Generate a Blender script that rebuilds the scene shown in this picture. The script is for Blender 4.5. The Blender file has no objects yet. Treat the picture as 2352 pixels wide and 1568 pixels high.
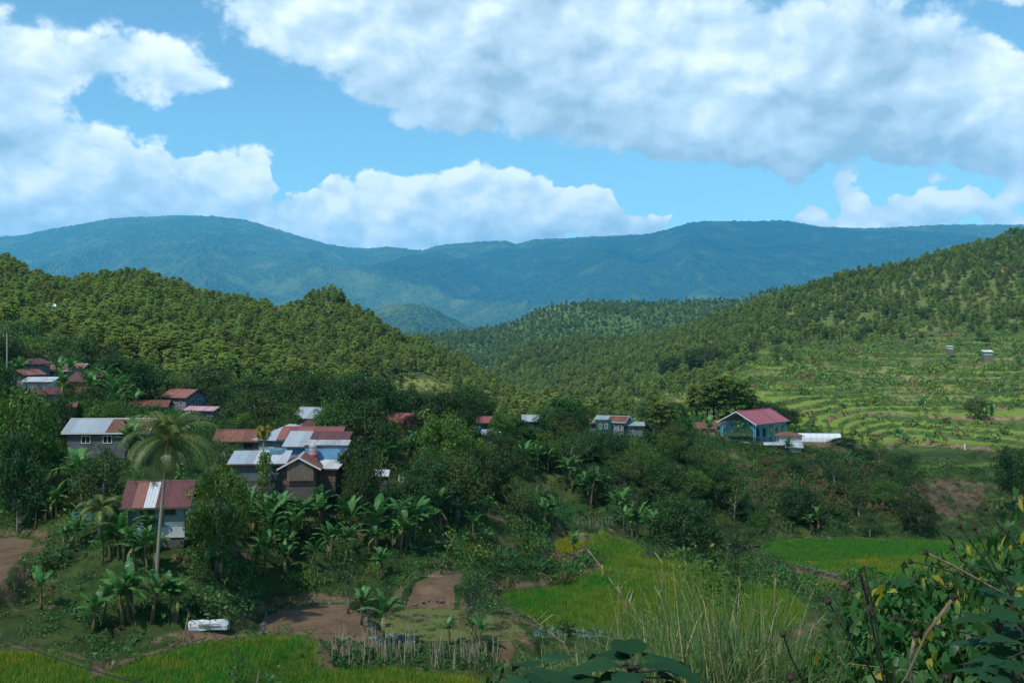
import bpy, math, random
import numpy as np
from mathutils import Vector, Matrix
# ------------------------------------------------------------------ scene, camera, light
SC = bpy.context.scene
COL = SC.collection
random.seed(7)
RNG = np.random.default_rng(11)
F, CX, CY = 2287.0, 1176.0, 784.0          # survey units: slopes read off the photograph
cam_d = bpy.data.cameras.new("camera"); cam = bpy.data.objects.new("camera", cam_d); COL.objects.link(cam)
cam_d.sensor_width = 36.0; cam_d.lens = 35.0; cam_d.clip_start = 0.1; cam_d.clip_end = 60000.0
cam.location = (0, 0, 0); cam.rotation_euler = (math.radians(90), 0, 0)
SC.camera = cam
SC.view_settings.view_transform = 'Standard'; SC.view_settings.look = 'None'
SC.view_settings.exposure = 0.55; SC.view_settings.gamma = 1.0
try: SC.view_settings.use_curve_mapping = False
except Exception: pass
SC.render.engine = 'CYCLES'
SC.cycles.max_bounces = 7; SC.cycles.diffuse_bounces = 2; SC.cycles.glossy_bounces = 2
SC.cycles.transmission_bounces = 4; SC.cycles.volume_bounces = 2; SC.cycles.transparent_max_bounces = 6
SC.cycles.use_denoising = True
SC.cycles.sample_clamp_indirect = 4.0
SUN = Vector((-0.34, -0.46, 0.82)).normalized()
sun_d = bpy.data.lights.new("sun", 'SUN'); sun = bpy.data.objects.new("sun", sun_d); COL.objects.link(sun)
sun_d.energy = 4.8; sun_d.angle = math.radians(0.53); sun_d.color = (1.0, 0.95, 0.87)
sun.rotation_euler = SUN.to_track_quat('Z', 'Y').to_euler()

class NT:
    """tiny helper for node trees"""
    def __init__(s, tree): s.t = tree; s.n = tree.nodes; s.l = tree.links
    def new(s, typ, **kw):
        n = s.n.new(typ)
        for k, v in kw.items(): setattr(n, k, v)
        return n
    def put(s, sock, v):
        if v is None: return
        if isinstance(v, bpy.types.NodeSocket): s.l.new(v, sock)
        else: sock.default_value = v
    def math(s, op, a, b=None, c=None, clamp=False):
        n = s.n.new('ShaderNodeMath'); n.operation = op; n.use_clamp = clamp
        for i, v in enumerate((a, b, c)): s.put(n.inputs[i], v)
        return n.outputs[0]
    def vec(s, op, a, b=None, c=None, out=0):
        n = s.n.new('ShaderNodeVectorMath'); n.operation = op
        for i, v in enumerate((a, b, c)):
            if v is not None:
                if op == 'SCALE' and i == 1: s.put(n.inputs['Scale'], v)
                else: s.put(n.inputs[i], v)
        return n.outputs[out]
    def mix(s, f, a, b, blend='MIX'):
        n = s.n.new('ShaderNodeMix'); n.data_type = 'RGBA'; n.blend_type = blend; n.clamp_factor = True
        s.put(n.inputs[0], f)
        for i, v in ((6, a), (7, b)):
            if isinstance(v, tuple) and len(v) == 3: v = v + (1.0,)
            s.put(n.inputs[i], v)
        return n.outputs[2]
    def rng(s, v, a, b, c=0.0, d=1.0, smooth=True):
        n = s.n.new('ShaderNodeMapRange'); n.interpolation_type = 'SMOOTHSTEP' if smooth else 'LINEAR'
        s.put(n.inputs[0], v)
        for i, q in enumerate((a, b, c, d)): s.put(n.inputs[i + 1], q)
        return n.outputs[0]
    def noise(s, co, scale, detail=4.0, rough=0.55, dist=0.0, out=0, dim='3D'):
        n = s.n.new('ShaderNodeTexNoise'); n.noise_dimensions = dim
        s.put(n.inputs['Vector'], co); n.inputs['Scale'].default_value = scale
        n.inputs['Detail'].default_value = detail; n.inputs['Roughness'].default_value = rough
        n.inputs['Distortion'].default_value = dist
        return n.outputs[out]

# ------------------------------------------------------------------ sky with clouds, laid out by direction (azimuth, elevation)
world = bpy.data.worlds.new("World"); SC.world = world; world.use_nodes = True
def build_sky():
    T = NT(world.node_tree); T.n.clear()
    tc = T.new('ShaderNodeTexCoord')
    sky = T.new('ShaderNodeTexSky'); sky.sky_type = 'NISHITA'; sky.sun_disc = False
    sky.sun_elevation = math.asin(SUN.z); sky.sun_rotation = math.atan2(SUN.x, SUN.y)
    sky.altitude = 900; sky.air_density = 1.0; sky.dust_density = 0.25; sky.ozone_density = 1.6
    sep = T.new('ShaderNodeSeparateXYZ'); T.l.new(tc.outputs['Generated'], sep.inputs[0])
    az = T.math('ARCTAN2', sep.outputs[0], sep.outputs[1])
    el = T.math('ARCSINE', sep.outputs[2])
    cmb = T.new('ShaderNodeCombineXYZ'); T.l.new(az, cmb.inputs[0]); T.l.new(el, cmb.inputs[1])
    P0 = cmb.outputs[0]
    # domain warp, so that the masses are not ellipses
    wn = T.noise(tc.outputs['Generated'], 9.0, 5.0, 0.6, out=1)
    wv = T.vec('SUBTRACT', wn, (0.5, 0.5, 0.5))
    wv = T.vec('MULTIPLY', wv, (0.14, 0.10, 0.0))
    P = T.vec('ADD', P0, wv)
    blobs = [  # x, y, rx, ry (survey units), tone 0 white .. 0.6 grey
     (60,430,150,85,.15),(200,410,130,75,.1),(340,400,95,70,.05),(430,455,95,55,.1),(110,505,220,45,.4),(300,500,220,38,.3),
     (548,385,62,48,.0),(520,432,95,38,.05),
     (665,500,60,45,.1),(730,525,95,45,.05),(805,470,50,46,.1),(860,520,110,45,.1),(930,460,66,58,.0),(1060,440,110,68,.0),(1180,455,105,62,.05),
     (1290,490,105,55,.05),(1405,480,75,52,.2),(990,540,270,45,.05),(1130,525,200,45,.15),(1270,535,160,36,.15),(1400,530,150,32,.1),(1545,500,55,36,.3),
     (1840,482,55,40,.05),(1950,440,52,36,.05),(1985,490,46,28,.15),(2120,478,90,48,.1),(2070,510,120,26,.1),(2235,490,50,36,.1),(2345,450,60,70,.1),(1960,522,90,20,.2),
     (20,110,110,110,.1),(80,215,108,82,.15),(40,296,150,42,.5),
     (315,110,105,66,.0),(425,165,68,52,.0),(240,150,90,50,.15),(350,232,52,34,.25),
     (560,0,150,52,.25),(680,75,150,84,.15),(800,140,160,95,.1),(905,190,95,64,.05),(880,40,150,90,.3),
     (1100,60,260,140,.3),(1150,190,200,90,.55),(1060,265,130,50,.3),(1320,275,170,74,.55),(1320,60,180,120,.35),(1440,170,120,110,.3),(1250,150,160,100,.45),(1480,290,110,50,.5),
     (1600,150,140,120,.0),(1700,230,140,100,.1),(1850,60,180,130,.3),(2050,110,130,150,.55),(1880,290,260,100,.5),(1720,335,180,52,.4),(2100,305,200,80,.5),(1540,20,140,60,.2),(1780,180,130,100,.25),(1960,200,150,110,.5),
     (2235,165,75,75,.0),(2310,245,110,100,.1),(2260,345,160,52,.55),(2352,190,60,70,.05),(2352,330,90,60,.4),
     (2330,-20,90,25,.2),(1180,-70,900,70,.4)]
    f = None; v = None; Pc = P
    for bi, (bx, by, rx, ry, t) in enumerate(blobs):
        a = math.atan((bx - CX) / F); e = math.atan((CY - by) / F * math.cos(a))
        ix, iy = F / rx, F / ry
        if bi and bi % 6 == 0: Pc = T.vec('MULTIPLY_ADD', v, (1e-12, 1e-12, 0.0), P)    # keeps the evaluation in sequence
        d = T.vec('MULTIPLY_ADD', Pc, (ix, iy, 0.0), (-a * ix, -e * iy, t))
        q = T.vec('DOT_PRODUCT', d, d, out=1)
        g = T.math('POWER', 0.3679, q)
        s = T.vec('SCALE', d, g)
        f = g if f is None else T.math('ADD', f, g)
        v = s if v is None else T.vec('ADD', v, s)
    # unseen cover outside the mapped sector, thinned to lower the ambient light
    big = T.noise(tc.outputs['Generated'], 2.6, 3.0, 0.5)
    out_f = T.rng(big, 0.50, 0.72, 0.0, 1.3)
    azm = T.rng(T.math('ABSOLUTE', az), 0.46, 0.62)
    elm = T.rng(el, 0.30, 0.42)
    om = T.math('MAXIMUM', azm, elm)
    fin = T.math('ADD', T.math('MULTIPLY', f, T.math('SUBTRACT', 1.0, om)), T.math('MULTIPLY', out_f, om))
    inv = T.math('DIVIDE', 1.0, T.math('ADD', f, 0.02))
    vh = T.vec('SCALE', v, inv)
    sv = T.new('ShaderNodeSeparateXYZ'); T.l.new(vh, sv.inputs[0])
    hgt = T.math('MULTIPLY', sv.outputs[1], T.math('SUBTRACT', 1.0, om))
    tone = T.math('ADD', T.math('MULTIPLY', sv.outputs[2], T.math('SUBTRACT', 1.0, om)), T.math('MULTIPLY', 0.3, om))
    # billows: finer toward the horizon
    sc1 = T.vec('MULTIPLY', P0, (1.0, 1.35, 1.0))
    n1 = T.noise(sc1, 17.0, 7.0, 0.56, 0.25)
    n1s = T.noise(sc1, 17.0, 6.0, 0.55, 0.25)
    n1b = T.noise(T.vec('ADD', sc1, (-0.010, 0.018, 0.0)), 17.0, 3.0, 0.45, 0.25)
    low = T.rng(el, 0.10, 0.24, 1.0, 0.25)
    def vor(off):
        co = T.vec('ADD', T.vec('ADD', sc1, off), T.vec('MULTIPLY', wv, (0.22, 0.30, 0.0)))
        vn = T.new('ShaderNodeTexVoronoi'); vn.feature = 'SMOOTH_F1'; vn.voronoi_dimensions = '2D'; vn.inputs['Scale'].default_value = 26.0
        vn.inputs['Smoothness'].default_value = 0.25; vn.inputs['Detail'].default_value = 1.5; vn.inputs['Roughness'].default_value = 0.55; T.l.new(co, vn.inputs['Vector'])
        return vn.outputs['Distance']
    v1 = vor((0.0, 0.0, 0.0))
    puff = T.math('MULTIPLY', T.math('SUBTRACT', 0.56, v1), T.math('MULTIPLY', low, 0.95))
    n2 = T.noise(sc1, 60.0, 4.0, 0.62, 0.3)
    puff = T.math('ADD', puff, T.math('MULTIPLY', T.math('SUBTRACT', n2, 0.5), 0.45))
    bill = T.math('ADD', puff, T.math('MULTIPLY', T.math('SUBTRACT', n1, 0.5), 1.5))
    dens = T.math('ADD', fin, bill)
    # edges are crisper low down, softer aloft
    soft = T.rng(el, 0.10, 0.26, 0.13, 0.52)
    alpha = T.rng(dens, 0.58, T.math('ADD', 0.58, soft), 0.0, 1.0)
    thick = T.rng(dens, 0.5, 1.5, 0.0, 1.0)
    lit = T.math('MULTIPLY', T.math('SUBTRACT', n1s, n1b), 2.3)
    shade = T.math('ADD', 0.78, T.math('MULTIPLY', hgt, 0.46))
    shade = T.math('SUBTRACT', shade, T.math('MULTIPLY', tone, 1.5))
    shade = T.math('ADD', shade, lit)
    shade = T.math('ADD', shade, T.math('MULTIPLY', puff, 0.55))
    shade = T.math('SUBTRACT', shade, T.math('MULTIPLY', thick, 0.10))
    shade = T.rng(shade, -0.45, 0.95, 0.0, 1.0, smooth=False)
    ramp = T.new('ShaderNodeValToRGB'); T.l.new(shade, ramp.inputs[0])
    cr = ramp.color_ramp
    cr.elements[0].position = 0.0; cr.elements[0].color = (0.30, 0.43, 0.53, 1)
    cr.elements[1].position = 1.0; cr.elements[1].color = (0.86, 0.93, 0.96, 1)
    e2 = cr.elements.new(0.55); e2.color = (0.53, 0.67, 0.78, 1)
    SK = T.mix(1.0, sky.outputs[0], (0.76, 1.03, 0.97), 'MULTIPLY')
    bgs = T.new('ShaderNodeBackground'); T.l.new(SK, bgs.inputs[0]); bgs.inputs[1].default_value = 0.118
    bgc = T.new('ShaderNodeBackground'); T.l.new(ramp.outputs[0], bgc.inputs[0]); bgc.inputs[1].default_value = 0.94
    above = T.rng(el, -0.02, 0.01)
    ms = T.new('ShaderNodeMixShader'); T.l.new(T.math('MULTIPLY', alpha, above), ms.inputs[0])
    T.l.new(bgs.outputs[0], ms.inputs[1]); T.l.new(bgc.outputs[0], ms.inputs[2])
    ow = T.new('ShaderNodeOutputWorld'); T.l.new(ms.outputs[0], ow.inputs[0])
build_sky()
world.cycles.sampling_method = 'MANUAL'; world.cycles.sample_map_resolution = 512
# ------------------------------------------------------------------ helpers: objects, meshes, noise
def tag(o, label=None, cat=None, group=None, kind=None):
    if label: o["label"] = label
    if cat: o["category"] = cat
    if group: o["group"] = group
    if kind: o["kind"] = kind
    return o
def empty(name, loc=(0, 0, 0), rz=0.0, s=1.0):
    o = bpy.data.objects.new(name, None); COL.objects.link(o)
    o.location = loc; o.rotation_euler = (0, 0, rz); o.scale = (s, s, s); o.empty_display_size = 0.3
    return o
def mesh_np(name, V, Q, mat=None, smooth=False, attrs=None):
    """mesh from arrays; Q is (n,3) or (n,4) indices"""
    V = np.asarray(V, dtype=np.float32); Q = np.asarray(Q, dtype=np.int32)
    me = bpy.data.meshes.new(name)
    k = Q.shape[1]; n = Q.shape[0]
    me.vertices.add(len(V)); me.vertices.foreach_set("co", V.ravel())
    me.loops.add(n * k); me.loops.foreach_set("vertex_index", Q.ravel())
    me.polygons.add(n); me.polygons.foreach_set("loop_start", np.arange(0, n * k, k, dtype=np.int32))
    me.polygons.foreach_set("loop_total", np.full(n, k, dtype=np.int32))
    if smooth: me.polygons.foreach_set("use_smooth", np.ones(n, dtype=bool))
    if attrs:
        for an, (typ, dom, arr) in attrs.items():
            a = me.attributes.new(an, typ, dom)
            key = "color" if "COLOR" in typ else ("vector" if typ == 'FLOAT_VECTOR' else "value")
            a.data.foreach_set(key, np.asarray(arr, dtype=np.float32).ravel())
    me.update(calc_edges=True)
    if mat: me.materials.append(mat)
    return me
def obj(name, me, parent=None, loc=(0, 0, 0), rot=(0, 0, 0), scale=(1, 1, 1), link=True):
    o = bpy.data.objects.new(name, me)
    if link: COL.objects.link(o)
    o.location = loc; o.rotation_euler = rot; o.scale = scale
    if parent: o.parent = parent
    return o
class MB:
    """collects boxes, bars and strips into ONE mesh"""
    def __init__(s): s.v = []; s.f = []
    def add(s, V, Fc):
        n = len(s.v); s.v += [tuple(p) for p in V]; s.f += [tuple(i + n for i in f) for f in Fc]
        return s
    def box(s, c, d, rz=0.0):
        cx, cy, cz = c; dx, dy, dz = d[0] / 2, d[1] / 2, d[2] / 2
        co, si = math.cos(rz), math.sin(rz)
        V = []
        for z in (-dz, dz):
            for (x, y) in ((-dx, -dy), (dx, -dy), (dx, dy), (-dx, dy)):
                V.append((cx + x * co - y * si, cy + x * si + y * co, cz + z))
        return s.add(V, [(3, 2, 1, 0), (4, 5, 6, 7), (0, 1, 5, 4), (1, 2, 6, 5), (2, 3, 7, 6), (3, 0, 4, 7)])
    def bar(s, a, b, r, r2=None, n=6):
        a = Vector(a); b = Vector(b); r2 = r if r2 is None else r2
        d = (b - a).normalized(); u = d.orthogonal().normalized(); w = d.cross(u)
        V = []
        for (p, q) in ((a, r), (b, r2)):
            for i in range(n):
                t = 2 * math.pi * i / n
                V.append(p + u * (q * math.cos(t)) + w * (q * math.sin(t)))
        Fc = [(i, (i + 1) % n, n + (i + 1) % n, n + i) for i in range(n)]
        Fc += [tuple(reversed(range(n))), tuple(range(n, 2 * n))]
        return s.add(V, Fc)
    def tube(s, pts, rad, n=6):
        """continuous tube through pts with a radius per point"""
        pts = [Vector(p) for p in pts]; V = []; m = len(pts)
        u = None
        for i, p in enumerate(pts):
            d = (pts[min(i + 1, m - 1)] - pts[max(i - 1, 0)]).normalized()
            if u is None: u = d.orthogonal().normalized()
            else: u = (u - d * u.dot(d)).normalized()
            w = d.cross(u); r = rad[i] if hasattr(rad, '__len__') else rad
            for k in range(n):
                t = 2 * math.pi * k / n
                V.append(p + u * (r * math.cos(t)) + w * (r * math.sin(t)))
        Fc = []
        for i in range(m - 1):
            for k in range(n):
                Fc.append((i * n + k, i * n + (k + 1) % n, (i + 1) * n + (k + 1) % n, (i + 1) * n + k))
        Fc += [tuple(reversed(range(n))), tuple(range((m - 1) * n, m * n))]
        return s.add(V, Fc)
    def mesh(s, name, mat, smooth=False):
        me = bpy.data.meshes.new(name); me.from_pydata([tuple(p) for p in s.v], [], s.f)
        if smooth: me.polygons.foreach_set("use_smooth", np.ones(len(me.polygons), dtype=bool))
        me.update()
        if mat: me.materials.append(mat)
        return me
    def build(s, name, mat, parent=None, smooth=False, **kw):
        return obj(name, s.mesh(name, mat, smooth), parent, **kw)

def _hash(ix, iy, seed):
    h = (ix.astype(np.int64) * 374761393 + iy.astype(np.int64) * 668265263 + seed * 974634777) & 0x7fffffff
    h = ((h ^ (h >> 13)) * 1274126177) & 0x7fffffff
    h = ((h ^ (h >> 16)) * 2246822519) & 0x7fffffff
    return (h & 0xffff) / 65535.0
def vnoise(x, y, seed=0):
    x = np.asarray(x, dtype=np.float64); y = np.asarray(y, dtype=np.float64)
    ix = np.floor(x); iy = np.floor(y); fx = x - ix; fy = y - iy
    ix = ix.astype(np.int64); iy = iy.astype(np.int64)
    u = fx * fx * fx * (fx * (fx * 6 - 15) + 10); v = fy * fy * fy * (fy * (fy * 6 - 15) + 10)
    a = _hash(ix, iy, seed); b = _hash(ix + 1, iy, seed); c = _hash(ix, iy + 1, seed); d = _hash(ix + 1, iy + 1, seed)
    return (a + (b - a) * u + (c - a) * v + (a - b - c + d) * u * v) * 2 - 1
def fbm(x, y, octv=4, seed=0, gain=0.5, ridged=False):
    t = 0; amp = 1.0; tot = 0
    for o in range(octv):
        n = vnoise(x * 2 ** o + 17.3 * o, y * 2 ** o - 9.1 * o, seed + o)
        if ridged: n = 1 - 2 * np.abs(n)
        t = t + amp * n; tot += amp; amp *= gain
    return t / tot
def pchip(xs, ys, x):
    xs = np.asarray(xs, float); ys = np.asarray(ys, float); h = np.diff(xs); dl = np.diff(ys) / h
    m = np.zeros_like(ys)
    for i in range(1, len(xs) - 1):
        if dl[i - 1] * dl[i] > 0:
            w1 = 2 * h[i] + h[i - 1]; w2 = h[i] + 2 * h[i - 1]
            m[i] = (w1 + w2) / (w1 / dl[i - 1] + w2 / dl[i])
    m[0] = dl[0]; m[-1] = dl[-1]
    x = np.clip(x, xs[0], xs[-1]); k = np.clip(np.searchsorted(xs, x) - 1, 0, len(xs) - 2)
    t = (x - xs[k]) / h[k]; t2 = t * t; t3 = t2 * t
    return (2 * t3 - 3 * t2 + 1) * ys[k] + (t3 - 2 * t2 + t) * h[k] * m[k] + (-2 * t3 + 3 * t2) * ys[k + 1] + (t3 - t2) * h[k] * m[k + 1]
def sstep(a, b, x):
    t = np.clip((x - a) / (b - a), 0, 1); return t * t * (3 - 2 * t)

# ------------------------------------------------------------------ materials
MATS = {}
def mat(name):
    m = bpy.data.materials.new(name); m.use_nodes = True; m.node_tree.nodes.clear(); MATS[name] = m
    return m, NT(m.node_tree)
def out(T, sh, vol=None):
    o = T.new('ShaderNodeOutputMaterial')
    if sh is not None: T.l.new(sh, o.inputs[0])
    if vol is not None: T.l.new(vol, o.inputs[1])
def principled(T, col, rough=0.8, bump=None, bstr=0.3, bdist=0.05, metal=0.0, spec=0.3):
    p = T.new('ShaderNodeBsdfPrincipled')
    if isinstance(col, tuple) and len(col) == 3: col = col + (1.0,)
    T.put(p.inputs['Base Color'], col); T.put(p.inputs['Roughness'], rough)
    p.inputs['Metallic'].default_value = metal; p.inputs['Specular IOR Level'].default_value = spec
    if bump is not None:
        b = T.new('ShaderNodeBump'); b.inputs['Strength'].default_value = bstr; b.inputs['Distance'].default_value = bdist
        T.l.new(bump, b.inputs['Height']); T.l.new(b.outputs[0], p.inputs['Normal'])
    return p.outputs[0]
def leaf_mat(name, c1, c2, c3=None, var=0.35, trans=0.30, gloss=0.08, hue=0.02):
    """leaf colour varies leaf by leaf (attribute tint) and plant by plant (object random)"""
    m, T = mat(name)
    at = T.new('ShaderNodeAttribute'); at.attribute_name = 'tint'
    oi = T.new('ShaderNodeObjectInfo')
    col = T.mix(at.outputs['Fac'], c1, c2)
    if c3 is not None:
        col = T.mix(T.rng(at.outputs['Fac'], 0.9, 0.97), col, c3)
    hs = T.new('ShaderNodeHueSaturation'); T.l.new(col, hs.inputs['Color'])
    r = oi.outputs['Random']
    T.l.new(T.rng(r, 0, 1, 1 - var, 1 + var, smooth=False), hs.inputs['Value'])
    r2 = T.math('FRACT', T.math('MULTIPLY', r, 7.31))
    T.l.new(T.rng(r2, 0, 1, 0.5 - hue, 0.5 + hue, smooth=False), hs.inputs['Hue'])
    c = hs.outputs[0]
    d = T.new('ShaderNodeBsdfDiffuse'); T.l.new(c, d.inputs[0])
    t = T.new('ShaderNodeBsdfTranslucent'); T.l.new(T.mix(0.5, c, (1.0, 1.0, 0.35), 'MULTIPLY'), t.inputs[0])
    mx = T.new('ShaderNodeMixShader'); mx.inputs[0].default_value = trans
    T.l.new(d.outputs[0], mx.inputs[1]); T.l.new(t.outputs[0], mx.inputs[2]); sh = mx.outputs[0]
    if gloss > 0:
        g = T.new('ShaderNodeBsdfGlossy'); g.inputs['Roughness'].default_value = 0.45; g.inputs[0].default_value = (0.9, 0.95, 1, 1)
        m2 = T.new('ShaderNodeMixShader'); m2.inputs[0].default_value = gloss * 0.22
        T.l.new(sh, m2.inputs[1]); T.l.new(g.outputs[0], m2.inputs[2]); sh = m2.outputs[0]
    out(T, sh); return m
def plain(name, col, rough=0.8, nscale=6.0, amt=0.35, col2=None, metal=0.0, bump=0.2, spec=0.3, stretch=None):
    """a surface with mottling and fine relief of its own"""
    m, T = mat(name)
    tc = T.new('ShaderNodeTexCoord'); co = tc.outputs['Object']
    if stretch: co = T.vec('MULTIPLY', co, stretch)
    n = T.noise(co, nscale, 5.0, 0.62); n2 = T.noise(co, nscale * 5.3, 3.0, 0.6)
    c2 = col2 if col2 else tuple(x * 0.45 for x in col)
    fac = T.rng(T.math('ADD', T.math('MULTIPLY', n, 0.7), T.math('MULTIPLY', n2, 0.3)), 0.40, 0.66, 0.0, amt if not col2 else 1.0)
    out(T, principled(T, T.mix(fac, col, c2), rough, n2, bump, 0.03, metal, spec)); return m
def bark(name, c1, c2):
    return plain(name, c1, 0.9, 5.0, 1.0, c2, stretch=(1, 1, 0.25), bump=0.5)
# ------------------------------------------------------------------ the ground: one sheet, heights from a survey of cross-sections
def zz(py, Y): return (CY - py) / F * Y
NEAR_L = [(-40, -3), (0, -1.75), (8, -4.5), (18, -9.5), (35, -17), (50, -21.6)]
NEAR_M = [(-40, -3), (0, -1.75), (8, -4.2), (18, -8.2), (35, -15), (55, -22)]
NEAR_R = [(-40, -3), (0, -1.75), (8, -3.9), (18, -7.6), (35, -14), (55, -20.5)]
PROF = {
 -900: NEAR_L + [(66, -22.3), (73, -22.3), (76, -20.8), (92, -18), (110, -13), (150, -7), (210, 2), (260, 10), (330, 20), (420, 34), (520, 50), (640, 46), (800, 20), (1000, -10), (1300, -50)],
 0:    NEAR_L + [(66, -22.3), (72, -22.3), (75, -21.2), (85, -20.2), (92, -18.8), (110, -15), (130, -12.4), (150, -10.2), (170, -8.0), (210, -3.5), (260, 2), (330, 10), (420, 22), (485, 33.5), (560, 27), (700, 0), (1000, -40), (1300, -60)],
 130:  NEAR_L + [(66, -22.4), (72, -22.4), (75, -21.4), (84, -20.2), (92, -18.2), (110, -14), (130, -11.8), (150, -9.8), (170, -8.3), (210, -5.5), (260, -1), (330, 6), (420, 17), (480, 21.5), (560, 15), (700, -5), (1000, -40), (1300, -60)],
 300:  NEAR_L + [(66, -22.7), (73, -22.7), (76, -21.5), (79, -20.3), (88, -17), (98, -15), (110, -12.9), (130, -11.4), (150, -11.2), (170, -11.6), (190, -12.4), (210, -11.8), (260, -6.5), (330, 4), (420, 18), (480, 26.5), (560, 18), (700, -8), (1000, -45), (1300, -60)],
 450:  NEAR_L + [(66, -22.8), (74, -22.7), (77, -21.9), (80, -20.8), (84, -19.0), (88, -17.3), (98, -16), (105, -15.6), (112, -14.8), (130, -13.6), (150, -13.2), (170, -13.6), (190, -14.2), (210, -14.4), (260, -10), (330, -1), (420, 11), (480, 17), (540, 16), (610, 10), (720, -10), (1000, -48), (1300, -65)],
 600:  NEAR_L + [(66, -22.8), (77, -22.9), (81, -23.2), (86, -22.6), (92, -20.6), (98, -19), (105, -17.3), (112, -15.9), (130, -14.8), (150, -14.8), (170, -15.5), (210, -16.6), (260, -15), (330, -6), (420, 4), (490, 10), (540, 14.5), (610, 8), (720, -10), (1000, -50), (1300, -70)],
 740:  NEAR_M + [(66, -23.4), (77, -23.6), (83, -23.5), (88, -23.1), (93, -21.4), (99, -19.6), (106, -17.8), (113, -16.4), (130, -14.9), (150, -14), (170, -14), (210, -15), (260, -16), (330, -13.5), (420, 1), (490, 14), (525, 20.5), (600, 10), (720, -10), (1000, -50), (1300, -70)],
 650:  NEAR_M + [(66, -23.2), (77, -23.2), (82, -23.4), (87, -22.9), (92.5, -21), (98.5, -19.3), (105.5, -17.5), (112.5, -16.1), (130, -14.8), (150, -14.6), (170, -15), (210, -16), (260, -15.5), (330, -9), (420, 1), (490, 7), (540, 10.5), (610, 5), (720, -12), (1000, -50), (1300, -70)],
 820:  NEAR_M + [(66, -24), (77, -24), (84, -23.6), (90, -22.9), (95, -21.4), (102, -19.8), (110, -18.2), (118, -17), (132, -15.4), (150, -14.6), (170, -14.8), (210, -16.5), (260, -18.5), (330, -17.5), (410, -6), (470, 6), (515, 11), (590, 2), (720, -18), (1000, -55), (1300, -72)],
 900:  NEAR_M + [(70, -24.3), (78, -24.3), (86, -23.6), (92, -22.5), (98, -21), (108, -19), (120, -17.3), (135, -15.7), (150, -15), (170, -15.3), (210, -17.5), (260, -20), (330, -21), (400, -15), (460, -7.5), (515, -2), (600, -8), (720, -24), (1000, -60), (1300, -75)],
 1050: NEAR_M + [(70, -24.6), (80, -24.4), (90, -23.8), (98, -22.9), (108, -21.2), (120, -19), (135, -16.9), (150, -15.8), (170, -15.8), (210, -18), (260, -22), (330, -25), (400, -22), (460, -17), (500, -14.5), (580, -22), (720, -36), (1000, -62), (1300, -78)],
 1176: NEAR_M + [(72, -25), (88, -26), (97, -25.8), (108, -24.4), (118, -22.4), (130, -20), (140, -18), (160, -16.5), (175, -16.3), (210, -19), (260, -24), (330, -28), (400, -29), (455, -28.5), (520, -36), (650, -40), (800, -37), (900, -31), (1000, -21), (1060, -16), (1300, -60)],
 1300: NEAR_R + [(74, -25.4), (88, -26.2), (110, -26), (122, -25), (132, -22.6), (145, -19.8), (160, -17.8), (178, -17), (210, -19), (260, -24), (330, -29), (420, -33), (520, -35), (650, -37), (800, -30), (900, -18), (1000, -3), (1080, -8), (1300, -60)],
 1450: NEAR_R + [(74, -25.6), (88, -26.2), (110, -26.2), (128, -25.7), (136, -24.4), (150, -22), (165, -19.5), (180, -18), (210, -18.6), (260, -24), (330, -29), (420, -33), (520, -34), (650, -31), (800, -20), (940, -5), (1000, -2), (1100, -12), (1300, -60)],
 1600: NEAR_R + [(74, -25.7), (88, -26.3), (105, -26.6), (125, -28.5), (140, -30.5), (152, -31), (165, -25.5), (180, -21), (195, -19.5), (215, -20), (260, -21), (330, -22.5), (420, -23), (520, -22), (650, -14), (780, 0), (880, 8), (960, 6), (1100, -10), (1300, -50)],
 1750: NEAR_R + [(74, -25.8), (88, -26.6), (110, -28), (125, -30.8), (136, -32), (161, -32), (166, -30.8), (180, -25.8), (194, -22.0), (200, -21.4), (235, -21.4), (260, -20.5), (330, -18), (420, -14.5), (520, -10), (650, 2), (750, 19), (805, 28), (900, 20), (1100, -5), (1300, -40)],
 1900: NEAR_R + [(74, -25.8), (92, -27.2), (110, -29), (125, -31.5), (136, -32), (162, -32), (167, -30.8), (180, -25.8), (194, -22.8), (204, -22.2), (232, -22.5), (262, -22.8), (330, -20), (420, -15.5), (520, -7), (650, 10), (750, 36), (815, 46), (900, 38), (1100, 10), (1300, -20)],
 2050: NEAR_R + [(74, -25.8), (95, -28), (115, -30), (130, -32), (163, -32), (168, -30.6), (182, -27.4), (196, -26.4), (210, -26.8), (230, -30.4), (262, -28.9), (300, -27), (350, -24.6), (420, -19), (520, -7), (650, 16), (750, 43), (850, 57), (1000, 40), (1300, 0)],
 2200: NEAR_R + [(74, -25.5), (95, -28), (115, -30), (130, -32), (165, -32), (171, -31), (184, -29.5), (192, -26.8), (212, -28.4), (235, -30.3), (262, -28.9), (300, -26.9), (350, -24.4), (420, -18.4), (520, -5), (650, 21), (750, 50), (860, 72), (1000, 60), (1300, 20)],
 2352: NEAR_R + [(74, -25.0), (95, -27.6), (115, -29.8), (130, -31.6), (166, -32), (172, -31.4), (185, -29.8), (194, -26.8), (215, -28.6), (235, -30), (262, -28.7), (300, -26.7), (350, -24), (420, -17.5), (520, -2), (650, 27), (750, 56), (850, 83), (900, 94), (1050, 92), (1300, 60)],
 3300: NEAR_R + [(74, -23), (95, -25), (130, -28), (166, -28), (200, -24), (260, -22), (300, -20), (350, -15), (420, -4), (520, 18), (650, 55), (750, 90), (850, 120), (950, 135), (1300, 120)],
}
_PX = np.array(sorted(PROF)); _PR = [([q[0] for q in PROF[k]], [q[1] for q in PROF[k]]) for k in _PX]
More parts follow.
